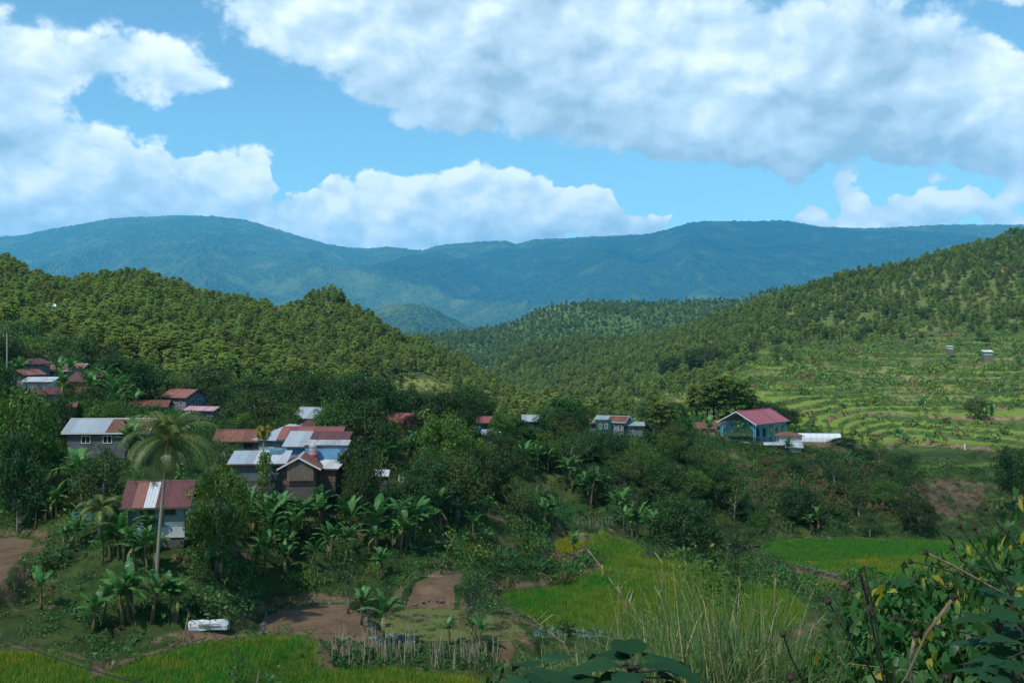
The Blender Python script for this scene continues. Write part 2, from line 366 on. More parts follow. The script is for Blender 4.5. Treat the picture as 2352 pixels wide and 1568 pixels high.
def base_z(x, Y):
    x = np.atleast_1d(np.asarray(x, float)); Y = np.atleast_1d(np.asarray(Y, float))
    px = np.clip(CX + F * x / np.maximum(Y, 6.0), _PX[0], _PX[-1])
    ls = lambda q: np.log(np.maximum(np.asarray(q, float) + 45.0, 1.0))
    C = np.stack([pchip(ls(a), b, ls(Y)) for a, b in _PR])          # columns x points
    k = np.clip(np.searchsorted(_PX, px) - 1, 0, len(_PX) - 2)
    n = np.arange(len(px)); h = np.diff(_PX).astype(float)
    def slope(i):
        i0 = np.maximum(i - 1, 0); i1 = np.minimum(i + 1, len(_PX) - 1)
        return (C[i1, n] - C[i0, n]) / (_PX[i1] - _PX[i0])
    t = (px - _PX[k]) / h[k]; t2 = t * t; t3 = t2 * t
    return (2 * t3 - 3 * t2 + 1) * C[k, n] + (t3 - 2 * t2 + t) * h[k] * slope(k) + (-2 * t3 + 3 * t2) * C[k + 1, n] + (t3 - t2) * h[k] * slope(k + 1)
# fields: outline read as slopes, lying on a level plane z
def plane_pt(px, py, z): Y = -z * F / (py - CY); return ((px - CX) / F * Y, Y)
FIELDS = [  # name, level, kind, outline
 ("paddy_a", -22.3, "rice", [(-220, 1497), (0, 1500), (120, 1505), (190, 1528), (228, 1556), (240, 1600), (-220, 1640)]),
 ("paddy_b", -22.8, "rice", [(205, 1592), (250, 1545), (420, 1490), (560, 1470), (690, 1463), (738, 1488), (722, 1526), (640, 1543), (560, 1566), (530, 1600)]),
 ("paddy_c", -24.3, "rice", [(610, 1590), (720, 1549), (840, 1534), (940, 1540), (1100, 1562), (1150, 1620), (600, 1620)]),
 ("soil_a", -23.5, "soil", [(596, 1460), (615, 1403), (720, 1389), (795, 1387), (835, 1415), (852, 1450), (835, 1478), (745, 1474), (690, 1456)]),
 ("soil_b", -22.6, "soil", [(900, 1374), (940, 1350), (972, 1329), (1060, 1312), (1068, 1330), (1038, 1345), (1052, 1385), (980, 1386)]),
 ("weed", -24.2, "weed", [(870, 1440), (900, 1397), (1050, 1396), (1180, 1420), (1210, 1450), (1190, 1475), (1000, 1470), (880, 1465)]),
 ("paddy_d", -26.3, "rice", [(1125, 1364), (1250, 1357), (1330, 1332), (1390, 1306), (1500, 1311), (1750, 1336), (1880, 1400), (1800, 1455), (1600, 1482), (1300, 1450), (1215, 1420)]),
 ("paddy_e", -25.6, "rice", [(1342, 1252), (1380, 1239), (1440, 1243), (1482, 1262), (1458, 1284), (1560, 1293), (1625, 1312), (1500, 1305), (1395, 1300), (1366, 1284)]),
 ("paddy_f", -25.0, "rice", [(1270, 1250), (1300, 1236), (1335, 1240), (1340, 1258), (1310, 1275), (1285, 1272)]),
 ("paddy_g", -32.0, "rice", [(1742, 1268), (1758, 1246), (1850, 1239), (2000, 1237), (2130, 1243), (2290, 1250), (2300, 1268), (2150, 1272), (1990, 1281), (1880, 1287), (1806, 1293)]),
 ("paddy_h", -32.35, "rice", [(1806, 1297), (1885, 1291), (1992, 1285), (2150, 1276), (2320, 1272), (2250, 1310), (2050, 1335), (1925, 1321)]),
 ("paddy_i", -33.0, "rice", [(1838, 1316), (1915, 1340), (1945, 1366), (1880, 1375), (1830, 1345)]),
 ("soil_c", -18.8, "soil", [(-160, 1240), (62, 1233), (76, 1250), (32, 1292), (2, 1345), (-160, 1350)]),
 ("soil_d", -17.6, "soil", [(672, 1168), (690, 1146), (760, 1143), (776, 1165)]),
 ("garden_a", -20.6, "lush", [(1188, 1136), (1265, 1113), (1272, 1130), (1200, 1153)]),
 ("garden_b", -22.4, "lush", [(1238, 1170), (1330, 1147), (1356, 1167), (1258, 1192)]),
 ("garden_c", -24.2, "lush", [(1300, 1210), (1400, 1188), (1406, 1208), (1320, 1226)]),
 ("court", -21.4, "soil", [(1662, 1024), (1690, 1013), (1960, 1008), (1950, 1026), (1760, 1030)]),
]
FPOLY = {n: np.array([plane_pt(a, b, z) for a, b in pts]) for n, z, k, pts in FIELDS}
def sdist(P, x, y):
    """signed distance to polygon P, negative inside"""
    d2 = np.full(x.shape, 1e18); ins = np.zeros(x.shape, bool); n = len(P)
    for i in range(n):
        ax, ay = P[i]; bx, by = P[(i + 1) % n]; ex, ey = bx - ax, by - ay
        t = np.clip(((x - ax) * ex + (y - ay) * ey) / (ex * ex + ey * ey), 0, 1)
        d2 = np.minimum(d2, (x - ax - t * ex) ** 2 + (y - ay - t * ey) ** 2)
        c = ((ay > y) != (by > y)); xi = ax + (y - ay) / np.where(abs(by - ay) < 1e-9, 1e-9, by - ay) * (bx - ax)
        ins ^= c & (x < xi)
    d = np.sqrt(d2); return np.where(ins, -d, d)
def smooth_poly(P, it=2):
    for _ in range(it):
        Q = []
        for i in range(len(P)):
            a, b = P[i], P[(i + 1) % len(P)]; Q += [a * .75 + b * .25, a * .25 + b * .75]
        P = np.array(Q)
    return P
for _k in FPOLY: FPOLY[_k] = smooth_poly(FPOLY[_k], 2)
def terrace_mask(x, Y):
    px = CX + F * x / np.maximum(Y, 6.0)
    m = sstep(1560, 1800, px) * sstep(228, 250, Y) * (1 - sstep(500, 580, Y))
    return m * (1 - 0.0 * px)
STEP = 1.25
def ground(x, Y, full=False):
    x = np.atleast_1d(np.asarray(x, float)); Y = np.atleast_1d(np.asarray(Y, float))
    z = base_z(x, Y)
    amp = 0.25 + 0.9 * sstep(250, 420, Y)
    z = z + amp * 1.2 * fbm(x / 22.0, Y / 22.0, 4, 3) + 0.18 * fbm(x / 2.5, Y / 2.5, 3, 8) * sstep(4, 30, Y)
    hill = sstep(280, 420, Y)
    px = CX + F * x / np.maximum(Y, 6.0)
    left = 1 - sstep(1100, 1300, px)
    z = z + hill * (2.5 + 2.0 * (1 - left)) * fbm(x / 70.0, Y / 70.0, 4, 21, ridged=True)
    # terraces on the sunlit slope
    tm = terrace_mask(x, Y)
    w = z + 1.6 * fbm(x / 55.0, Y / 80.0, 2, 31)
    q = w / STEP; fl = np.floor(q); fr = q - fl
    tz = (fl + sstep(0.78, 1.0, fr)) * STEP - (w - z)
    riser = tm * sstep(0.74, 0.80, fr)
    z = z * (1 - tm) + tz * tm
    tread = tm * (1 - sstep(0.70, 0.78, fr)); tid = fl
    # cliff and eroded bank: rough
    cl = np.exp(-((Y - 182) / 14.0) ** 2) * sstep(1560, 1650, px)
    z = z + cl * 1.3 * fbm(x / 5.0, Y / 9.0, 4, 41, ridged=True)
    zone = np.zeros((len(x), 4)) if full else None
    for (n, lev, kind, _) in FIELDS:
        P = FPOLY[n]; lo = P.min(0) - 6; hi = P.max(0) + 6
        s = (x > lo[0]) & (x < hi[0]) & (Y > lo[1]) & (Y < hi[1])
        if not s.any(): continue
        d = sdist(P, x[s], Y[s]) + 0.35 * fbm(x[s] / 1.7, Y[s] / 1.7, 2, 55)
        k = 1 - sstep(0.25, 1.9, d)
        bund = 0.22 * np.exp(-((d - 0.35) / 0.3) ** 2) if kind == "rice" else 0
        z[s] = z[s] * (1 - k) + lev * k + bund
        if full:
            e = 1 - sstep(-0.15, 0.2, d)
            ch = {"rice": 3, "soil": 0, "weed": 2, "lush": 1}[kind]
            zone[s] *= (1 - e)[:, None]; zone[s, ch] = np.maximum(zone[s, ch], e * (0.75 if kind == "weed" else 1))
            bank = np.exp(-((d - 1.0) / 0.7) ** 2) * (kind in ("rice", "soil"))
            zone[s, 0] = np.maximum(zone[s, 0], 0.55 * bank)
    # river bed
    rp = [(1600, 146, 0), (1690, 152, 0), (1720, 163, 0)]
    if full: return z, zone, tread, riser, tid, cl
    return z
def gz(x, Y): return float(ground(x, Y)[0])
_YS = np.concatenate([np.arange(4, 60, 0.5), np.arange(60, 260, 0.35), np.arange(260, 1100, 1.5)])
def pick(px, py):
    """where a line of sight meets the ground"""
    x = (px - CX) / F * _YS; zr = (CY - py) / F * _YS
    h = ground(x, _YS) >= zr
    h[:6] = False
    i = int(np.argmax(h)) if h.any() else len(_YS) - 1
    return float(x[i]), float(_YS[i]), float(zr[i])
def at(px, Y): return (px - CX) / F * Y

def ground_mats():
    m, T = mat("ground")
    tc = T.new('ShaderNodeTexCoord'); co = tc.outputs['Object']
    z = T.new('ShaderNodeAttribute'); z.attribute_name = 'zone'
    sp = T.new('ShaderNodeSeparateColor'); T.l.new(z.outputs['Color'], sp.inputs[0])
    soil, lush, dry, rice = sp.outputs[0], sp.outputs[1], sp.outputs[2], z.outputs['Alpha']
    big = T.noise(co, 0.05, 5, 0.6); med = T.noise(co, 0.5, 5, 0.65); fine = T.noise(co, 5.0, 4, 0.7); vfine = T.noise(co, 23.0, 3, 0.7)
    mixn = T.math('ADD', T.math('MULTIPLY', med, 0.6), T.math('MULTIPLY', fine, 0.4))
    grass = T.mix(T.rng(mixn, 0.38, 0.62), (0.018, 0.046, 0.014), (0.060, 0.095, 0.024))
    grass = T.mix(T.rng(big, 0.45, 0.7, 0, 0.6), grass, (0.13, 0.14, 0.045))
    soilc = T.mix(T.rng(mixn, 0.35, 0.65), (0.12, 0.078, 0.048), (0.22, 0.155, 0.098))
    soilc = T.mix(T.rng(vfine, 0.5, 0.75, 0, 0.5), soilc, (0.055, 0.035, 0.025))
    dryc = T.mix(T.rng(fine, 0.35, 0.65), (0.10, 0.13, 0.035), (0.18, 0.19, 0.07))
    lushc = T.mix(T.rng(fine, 0.35, 0.65), (0.02, 0.07, 0.018), (0.05, 0.12, 0.03))
    ricec = T.mix(T.rng(mixn, 0.3, 0.7), (0.075, 0.135, 0.02), (0.13, 0.18, 0.03))
    edge = T.math('MULTIPLY', T.math('SUBTRACT', mixn, 0.5), 0.8)
    def sharp(v): return T.rng(T.math('ADD', v, edge), 0.35, 0.6)
    c = T.mix(sharp(dry), grass, dryc); c = T.mix(sharp(lush), c, lushc); c = T.mix(sharp(soil), c, soilc); c = T.mix(sharp(rice), c, ricec)
    h = T.math('ADD', T.math('MULTIPLY', fine, 0.6), T.math('MULTIPLY', vfine, 0.4))
    out(T, principled(T, c, 0.95, h, 0.9, 0.25, spec=0.1)); return m
M_GROUND = ground_mats()

def build_ground():
    rows = np.concatenate([np.linspace(-25, 4, 24), np.geomspace(4.6, 60, 70), np.linspace(60.5, 135, 170), np.linspace(135.8, 260, 150), np.geomspace(262, 560, 170), np.geomspace(565, 1250, 100)])
    us = np.concatenate([np.linspace(-0.80, -0.53, 30), np.linspace(-0.525, 0.525, 470), np.linspace(0.53, 0.80, 30)])
    YY, UU = np.meshgrid(rows, us, indexing='ij')
    XX = UU * (YY + np.where(YY < 40, 30 * (1 - sstep(-25, 40, YY) * 0.9), 3.0))
    x, y = XX.ravel(), YY.ravel()
    z, zone, tread, riser, tid, cl = ground(x, y, True)
    px = CX + F * x / np.maximum(y, 6.0); py = CY - F * z / np.maximum(y, 6.0)
    # terraces: some treads are rice, some dry, some scrub
    hsh = _hash(np.floor(tid + 1000).astype(np.int64), np.floor(x / 45.0 + 0.6 * fbm(x / 30, y / 30, 2, 5)).astype(np.int64), 5)
    low = (1 - sstep(330, 380, y))
    r = tread * np.where(hsh < 0.86, 1.0, 0.0) * low + tread * np.where(hsh < 0.10, 1.0, 0.0) * (1 - low)
    zone[:, 3] = np.maximum(zone[:, 3], r)
    d = tread * (1 - low) * np.where(hsh > 0.6, 0.55, 0.2)
    zone[:, 2] = np.maximum(zone[:, 2], d)
    zone[:, 0] = np.maximum(zone[:, 0], riser * np.where(hsh > 0.8, 0.55, 0.0))
    # open grassy flank and bare scars
    def spot(cx, cy, rx, ry): return np.exp(-(((px - cx) / rx) ** 2 + ((py - cy) / ry) ** 2))
    far = sstep(250, 300, y)
    dry = far * np.maximum.reduce([spot(960, 905, 110, 40), spot(1090, 930, 120, 25), spot(570, 840, 70, 20) * .8, spot(620, 880, 60, 25) * .6, spot(2000, 850, 200, 40) * .4, spot(2200, 900, 200, 60) * .35, spot(1560, 920, 120, 25), spot(1700, 900, 120, 30) * .6])
    hillg = sstep(255, 300, y) * (1 - terrace_mask(x, y)) * 0.42
    zone[:, 2] = np.maximum.reduce([zone[:, 2], dry, hillg])
    soilm = far * np.maximum.reduce([spot(1525, 920, 50, 12) * .8, spot(1630, 800, 30, 10), spot(2300, 620, 60, 14) * .7, spot(2300, 940, 90, 6) * .7, spot(60, 745, 30, 6)])
    zone[:, 0] = np.maximum(zone[:, 0], soilm)
    cliff = cl * sstep(0.35, 0.6, 0.5 + 0.5 * fbm(x / 8.0, y / 8.0, 3, 77)) * np.maximum.reduce([spot(1770, 1130, 60, 60), spot(1960, 1170, 90, 60), 1.4 * spot(2190, 1145, 130, 45), spot(2060, 1140, 80, 40)])
    zone[:, 0] = np.maximum(zone[:, 0], np.clip(cliff * 1.3, 0, 1))
    nearm = (1 - sstep(125, 170, y)) * sstep(55, 62, y)
    patch = nearm * sstep(0.32, 0.52, fbm(x / 4.0, y / 3.0, 3, 66)) * 0.6
    zone[:, 0] = np.maximum(zone[:, 0], np.where(zone[:, 3] > .1, 0, patch))
    cdry = cl * sstep(-.05, .25, fbm(x / 9.0, y / 6.0, 3, 88)) * sstep(1560, 1680, px)
    zone[:, 2] = np.maximum(zone[:, 2], cdry * .9)
    nr, nc = YY.shape
    i = np.arange(nr - 1)[:, None] * nc + np.arange(nc - 1)[None, :]
    Q = np.stack([i, i + 1, i + nc + 1, i + nc], -1).reshape(-1, 4)
    me = mesh_np("ground", np.stack([x, y, z], -1), Q, M_GROUND, True, {"zone": ('FLOAT_COLOR', 'POINT', np.clip(zone, 0, 1))})
    tag(obj("ground", me), kind="structure")
build_ground()

# ------------------------------------------------------------------ far mountains
def forest_mat(name, c1, c2, c3, scale, bdist):
    m, T = mat(name)
    tc = T.new('ShaderNodeTexCoord'); co = tc.outputs['Object']
    vo = T.new('ShaderNodeTexVoronoi'); vo.feature = 'F1'; vo.inputs['Scale'].default_value = 1.0 / scale; T.l.new(co, vo.inputs['Vector'])
    hgt = T.math('SUBTRACT', 1.0, vo.outputs['Distance'])
    n = T.noise(co, 1.0 / (scale * 14), 5, 0.65); n2 = T.noise(co, 1.0 / (scale * 60), 4, 0.6)
    rc = T.new('ShaderNodeSeparateColor'); T.l.new(vo.outputs['Color'], rc.inputs[0])
    c = T.mix(rc.outputs[0], c1, c2); c = T.mix(T.rng(n, 0.5, 0.68, 0, 0.8), c, c3); c = T.mix(T.rng(n2, 0.55, 0.72, 0, 0.6), c, c3)
    out(T, principled(T, c, 0.95, hgt, 1.0, bdist, spec=0.05)); return m
M_FAR = forest_mat("far_forest", (0.014, 0.034, 0.016), (0.045, 0.078, 0.030), (0.085, 0.115, 0.042), 26.0, 20.0)
def mountain(name, sky, y_ridge, y_front, z_front, y_back, mat_, cols, rows, amp, wl, seed, rough, pw=1.25, tree=0.0, xr=(-900, 3250)):
    px = np.linspace(xr[0], xr[1], cols)
    ysk = pchip([a for a, b in sky], [b for a, b in sky], px)
    yr = y_ridge + 0.10 * y_ridge * fbm(px / 600.0, px * 0 + 3.3, 2, seed + 90)
    t = np.concatenate([np.linspace(0, 1, rows) ** 0.85, np.linspace(1, 1.25, 14)[1:]])
    PX, Tt = np.meshgrid(px, t, indexing='xy')
    YR = np.broadcast_to(yr, PX.shape); ZR = (CY - np.broadcast_to(ysk, PX.shape)) / F * YR - tree
    Y = np.where(Tt <= 1, y_front + (YR - y_front) * Tt, YR + (Tt - 1) * 4 * (y_back - YR))
    X = (PX - CX) / F * YR + (PX - CX) / F * (Y - YR) * 0.85
    tt = np.minimum(Tt, 1)
    prof = tt ** pw
    Z = z_front + (ZR - z_front) * prof
    g = fbm(X / wl + 0.35 * fbm(X / wl, Y / wl, 2, seed + 5), Y / (wl * 2.6), 5, seed, 0.42, ridged=True)
    Z = Z + amp * g * np.clip(4 * tt * (1 - tt) * (1 - 0.45 * tt ** 3), 0, 1)
    Z = np.where(Tt > 1, ZR - (Tt - 1) * 4 * 0.5 * (ZR - z_front), Z)
    Z = Z + rough * fbm(X / (rough * 3.0), Y / (rough * 3.0), 3, seed + 40)
    Z = Z + rough * 1.1 * np.maximum(0, vnoise(X / (rough * 1.7), Y / (rough * 4), seed + 70)) * (0.4 + 0.6 * tt)
    nr, nc = PX.shape
    i = np.arange(nr - 1)[:, None] * nc + np.arange(nc - 1)[None, :]
    Q = np.stack([i, i + 1, i + nc + 1, i + nc], -1).reshape(-1, 4)
    me = mesh_np(name, np.stack([X.ravel(), Y.ravel(), Z.ravel()], -1), Q, mat_, True)
    return tag(obj(name, me), kind="structure"), (X, Y, Z)
SKY_FAR = [(-900, 560), (-300, 548), (0, 543), (50, 540), (100, 530), (200, 512), (280, 500), (360, 497), (400, 495), (480, 497), (560, 505), (620, 522), (680, 540), (760, 562), (800, 568), (850, 571), (890, 567), (970, 575), (1000, 566), (1080, 557), (1160, 553), (1185, 560), (1230, 550), (1300, 547), (1400, 542), (1480, 538), (1540, 525), (1600, 510), (1680, 508), (1740, 508), (1790, 506), (1850, 515), (1900, 522), (2000, 524), (2100, 520), (2200, 516), (2352, 516), (2800, 500), (3250, 520)]
mountain("mountain_range", SKY_FAR, 15000, 6600, -400, 20000, M_FAR, 1000, 210, 470, 1650, 101, 12.0)
M_MID = forest_mat("mid_forest", (0.035, 0.075, 0.022), (0.07, 0.115, 0.035), (0.12, 0.155, 0.05), 8.0, 6.0)
SKY_SPUR = [(-900, 790), (300, 780), (700, 770), (820, 735), (870, 708), (920, 697), (970, 700), (1020, 722), (1080, 750), (1150, 775), (1300, 790), (3250, 800)]
mountain("spur", SKY_SPUR, 6000, 4400, -250, 7000, M_FAR, 300, 60, 150, 330, 131, 9.0)
SKY_MID = [(-900, 800), (600, 790), (950, 772), (1050, 766), (1120, 756), (1180, 742), (1240, 712), (1290, 702), (1400, 695), (1500, 697), (1600, 692), (1700, 690), (1740, 676), (1800, 665), (2000, 660), (3250, 650)]
MIDHILL, MID_XYZ = mountain("hill", SKY_MID, 2000, 1180, -70, 2400, M_MID, 420, 130, 26, 150, 151, 2.0, pw=1.1)

# ------------------------------------------------------------------ clouds overhead that shade the valley, and the air between
M_CLOUD, _T = mat("cloud_white")
_d = _T.new('ShaderNodeBsdfDiffuse'); _d.inputs[0].default_value = (0.9, 0.92, 0.95, 1); _t = _T.new('ShaderNodeBsdfTranslucent'); _t.inputs[0].default_value = (0.9, 0.92, 0.95, 1)
_q = _T.new('ShaderNodeBsdfTransparent'); _m1 = _T.new('ShaderNodeMixShader'); _m2 = _T.new('ShaderNodeMixShader'); _m1.inputs[0].default_value = 0.5; _m2.inputs[0].default_value = 0.72
_T.l.new(_d.outputs[0], _m1.inputs[1]); _T.l.new(_t.outputs[0], _m1.inputs[2]); _T.l.new(_m1.outputs[0], _m2.inputs[1]); _T.l.new(_q.outputs[0], _m2.inputs[2]); out(_T, _m2.outputs[0])
def cloud(cx, cy, cz, rx, ry, h, seed, label):
    n, k = 72, 22
    V = []; th = np.linspace(0, 2 * np.pi, n, endpoint=False); rr = np.linspace(0, 1, k)
    edge = 1 + 0.16 * fbm(2.0 * np.cos(th) + 5, 2.0 * np.sin(th), 4, seed)
    Vt, Vb = [], []
    for r in rr:
        x = np.cos(th) * r * edge * rx; y = np.sin(th) * r * edge * ry
        b = np.abs(fbm(x / 160.0, y / 160.0, 4, seed + 3)); fall = math.sqrt(max(1 - r * r, 0))
        Vt.append(np.stack([cx + x, cy + y, cz + h * fall * (0.45 + 1.2 * b)], -1))
        Vb.append(np.stack([cx + x, cy + y, cz - 0.10 * h * fall * (0.5 + b)], -1))
    V = np.concatenate([np.concatenate(Vt), np.concatenate(Vb[:-1])])
    Q = []
    for j in range(k - 1):
        for i in range(n): a = j * n + i; b = j * n + (i + 1) % n; Q.append((a, b, b + n, a + n))
    off = k * n
    for j in range(k - 1):
        for i in range(n):
            a = off + j * n + i; b = off + j * n + (i + 1) % n
            c, d = (a + n, b + n) if j < k - 2 else ((k - 1) * n + i, (k - 1) * n + (i + 1) % n)
            Q.append((b, a, c, d))
    return tag(obj("cumulus_cloud", mesh_np("cumulus_cloud", V, Q, M_CLOUD, True)), label, "cloud", kind=None)
def shade_at(x, y, z, h):
    k = (h - z) / SUN.z; return x + SUN.x * k, y + SUN.y * k
_x, _y = shade_at(115, -105, -20, 1700)
cloud(_x, _y, 1700, 430, 346, 260, 5, "broad white cumulus overhead, shading the village and the near fields")
_x, _y = shade_at(2200, 12600, 600, 6500)
cloud(_x, _y, 6500, 4100, 2500, 1000, 9, "high white cumulus shading the blue mountain range behind the valley")
M_HAZE, _T = mat("haze_air")
_p = _T.new('ShaderNodeVolumePrincipled'); _p.inputs['Color'].default_value = (0.10, 0.56, 1.0, 1); _p.inputs['Density'].default_value = 0.000044
_p.inputs['Density Attribute'].default_value = ''; _p.inputs['Anisotropy'].default_value = 0.0
out(_T, None, _p.outputs[0])
_b = MB().box((0, 10300, 850), (42000, 21400, 2500)); tag(_b.build("haze", M_HAZE), "thin blue haze filling the valley air", "haze", kind="stuff")
# ------------------------------------------------------------------ plant materials
LM = {
 'pine':  leaf_mat("pine_needles", (0.115, 0.188, 0.046), (0.205, 0.275, 0.082), var=0.28, hue=0.018, trans=0.50, gloss=0.0),
 'mango': leaf_mat("mango_leaves", (0.032, 0.094, 0.016), (0.102, 0.196, 0.026), (0.232, 0.290, 0.043), var=0.15, gloss=0.07),
 'dark':  leaf_mat("dark_leaves", (0.014, 0.048, 0.014), (0.042, 0.092, 0.024), (0.10, 0.14, 0.03), var=0.25, hue=0.02, trans=0.25, gloss=0.06),
 'olive': leaf_mat("olive_leaves", (0.032, 0.078, 0.020), (0.085, 0.145, 0.038), (0.14, 0.17, 0.05), var=0.28, hue=0.025, gloss=0.05),
 'gold':  leaf_mat("golden_leaves", (0.056, 0.070, 0.014), (0.140, 0.119, 0.021), (0.210, 0.154, 0.028), var=0.1, gloss=0.05),
 'red':   leaf_mat("reddish_leaves", (0.042, 0.025, 0.020), (0.084, 0.042, 0.031), var=0.1, gloss=0.05),
 'bamboo': leaf_mat("bamboo_leaves", (0.019, 0.072, 0.019), (0.048, 0.136, 0.032), (0.096, 0.192, 0.048), var=0.15, gloss=0.05),
 'bush':  leaf_mat("bush_leaves", (0.028, 0.101, 0.028), (0.077, 0.189, 0.048), (0.140, 0.238, 0.042), var=0.35, hue=0.025, gloss=0.06),
 'lime':  leaf_mat("lime_leaves", (0.057, 0.121, 0.021), (0.127, 0.196, 0.034), (0.207, 0.230, 0.046), var=0.25, gloss=0.05),
 'herb':  leaf_mat("herb_leaves", (0.024, 0.088, 0.030), (0.068, 0.162, 0.047), (0.135, 0.216, 0.054), var=0.3, gloss=0.05),
 'dryg':  leaf_mat("dry_grass", (0.11, 0.09, 0.045), (0.22, 0.18, 0.10), (0.10, 0.12, 0.04), var=0.25, gloss=0.02),
 'rice':  leaf_mat("rice_blades", (0.095, 0.195, 0.022), (0.195, 0.315, 0.035), (0.36, 0.36, 0.06), var=0.10, hue=0.008, trans=0.35, gloss=0.03),
 'ricey': leaf_mat("ripening_rice_blades", (0.210, 0.232, 0.015), (0.360, 0.330, 0.027), (0.450, 0.390, 0.045), var=0.10, hue=0.008, trans=0.35, gloss=0.03),
 'riceg': leaf_mat("young_rice_blades", (0.033, 0.180, 0.021), (0.083, 0.277, 0.033), (0.150, 0.315, 0.045), var=0.10, hue=0.008, trans=0.35, gloss=0.03),
 'reed':  leaf_mat("reed_blades", (0.057, 0.127, 0.030), (0.144, 0.224, 0.069), (0.391, 0.345, 0.149), var=0.15, gloss=0.08),
 'banana': leaf_mat("banana_blades", (0.047, 0.155, 0.041), (0.115, 0.270, 0.074), (0.270, 0.216, 0.068), var=0.22, trans=0.35, gloss=0.09),
 'palm':  leaf_mat("palm_leaflets", (0.051, 0.102, 0.024), (0.136, 0.196, 0.044), (0.272, 0.238, 0.060), var=0.1, gloss=0.10),
 'areca': leaf_mat("areca_leaflets", (0.12, 0.15, 0.02), (0.28, 0.24, 0.03), (0.34, 0.22, 0.03), var=0.1, gloss=0.06),
 'big':   leaf_mat("broad_leaf_blades", (0.010, 0.050, 0.014), (0.026, 0.085, 0.024), var=0.12, trans=0.25, gloss=0.14),
 'lobed': leaf_mat("lobed_leaf_blades", (0.025, 0.087, 0.020), (0.063, 0.161, 0.034), (0.308, 0.280, 0.028), var=0.15, trans=0.3, gloss=0.07),
 'cabb':  leaf_mat("cabbage_leaves", (0.06, 0.12, 0.11), (0.15, 0.23, 0.22), var=0.15, trans=0.1, gloss=0.08),
}
BARK = bark("pine_bark", (0.10, 0.075, 0.055), (0.045, 0.032, 0.026))
BARK_G = bark("grey_bark", (0.22, 0.20, 0.17), (0.09, 0.08, 0.065))
BARK_P = bark("pale_bark", (0.38, 0.35, 0.29), (0.20, 0.18, 0.14))
STEM_B = bark("banana_stem", (0.16, 0.13, 0.06), (0.06, 0.04, 0.025))
CULM = bark("bamboo_culm", (0.12, 0.13, 0.05), (0.06, 0.07, 0.03))
DRYST = bark("dry_stalk", (0.28, 0.22, 0.13), (0.13, 0.09, 0.05))
DARKST = bark("dark_twig", (0.05, 0.038, 0.03), (0.025, 0.02, 0.016))

def unit(v): return v / np.maximum(np.linalg.norm(v, axis=-1, keepdims=True), 1e-9)
def leaves(P, N, L, W, rng, droop=0.25, jit=0.5, D=None):
    """diamond leaves at points P facing N: (verts, quads, tint)"""
    n = len(P); N = unit(N + jit * rng.normal(size=(n, 3)))
    d = rng.normal(size=(n, 3)) if D is None else D + 0.35 * rng.normal(size=(n, 3))
    d[:, 2] -= droop
    d = unit(d - N * (d * N).sum(1, keepdims=True)); s = np.cross(N, d)
    Ls = L * rng.uniform(0.7, 1.3, (n, 1)); Ws = W * rng.uniform(0.75, 1.25, (n, 1))
    up = np.array([0, 0, 1.0])
    a = P - d * Ls * 0.4; b = P + s * Ws * 0.5 - up * 0.0; c = P + d * Ls * 0.6 - up * Ls * droop * 0.3; e = P - s * Ws * 0.5
    V = np.stack([a, b, c, e], 1).reshape(-1, 3); Q = np.arange(4 * n).reshape(-1, 4)
    return V, Q, rng.random(n)
def leaves_ov(P, N, L, W, rng, droop=0.25, jit=0.5):
    """ovate leaves of three segments, for plants close by"""
    n = len(P); N = unit(N + jit * rng.normal(size=(n, 3))); d = rng.normal(size=(n, 3)); d[:, 2] -= droop
    d = unit(d - N * (d * N).sum(1, keepdims=True)); s = np.cross(N, d); Ls = L * rng.uniform(0.7, 1.3, (n, 1)); Ws = W * rng.uniform(0.8, 1.2, (n, 1)); R_ = []
    for t, w, z in ((0, .06, 0), (.33, .5, .05), (.68, .38, 0), (1, .03, -.16)):
        c = P + d * Ls * t + N * Ls * z; R_ += [c - s * Ws * w, c + s * Ws * w]
    V = np.stack(R_, 1).reshape(-1, 3); b = np.arange(n)[:, None] * 8
    Q = np.concatenate([b + np.array([[2 * k, 2 * k + 1, 2 * k + 3, 2 * k + 2]]) for k in range(3)], 0)
    return V, Q, np.repeat(rng.random(n), 8)
def join(parts):
    Vs, Qs, Ts, o = [], [], [], 0
    for V, Q, t in parts:
        Vs.append(V); Qs.append(Q + o); Ts.append(np.repeat(t, 4) if len(t) * 4 == len(V) else t); o += len(V)
    return np.concatenate(Vs), np.concatenate(Qs), np.concatenate(Ts)
def leaf_mesh(name, parts, m):
    V, Q, t = join(parts)
    return mesh_np(name, V, Q, m, False, {"tint": ('FLOAT', 'POINT', t)})
def sphere_dirs(n, rng, zmin=-0.5):
    z = rng.uniform(zmin, 1, n); a = rng.uniform(0, 2 * np.pi, n); r = np.sqrt(1 - z * z)
    return np.stack([r * np.cos(a), r * np.sin(a), z], 1)
def clump_leaves(C, R, dens, L, W, rng, flat=0.8, jit=0.55, droop=0.3, zmin=-0.5):
    parts = []
    for c, r in zip(C, R):
        n = max(6, int(dens * r * r)); d = sphere_dirs(n, rng, zmin)
        P = c + d * r * rng.uniform(0.7, 1.08, (n, 1)) * np.array([1, 1, flat])
        parts.append(leaves(P, d + np.array([0, 0, 0.35]), L, W, rng, droop, jit))
    return parts
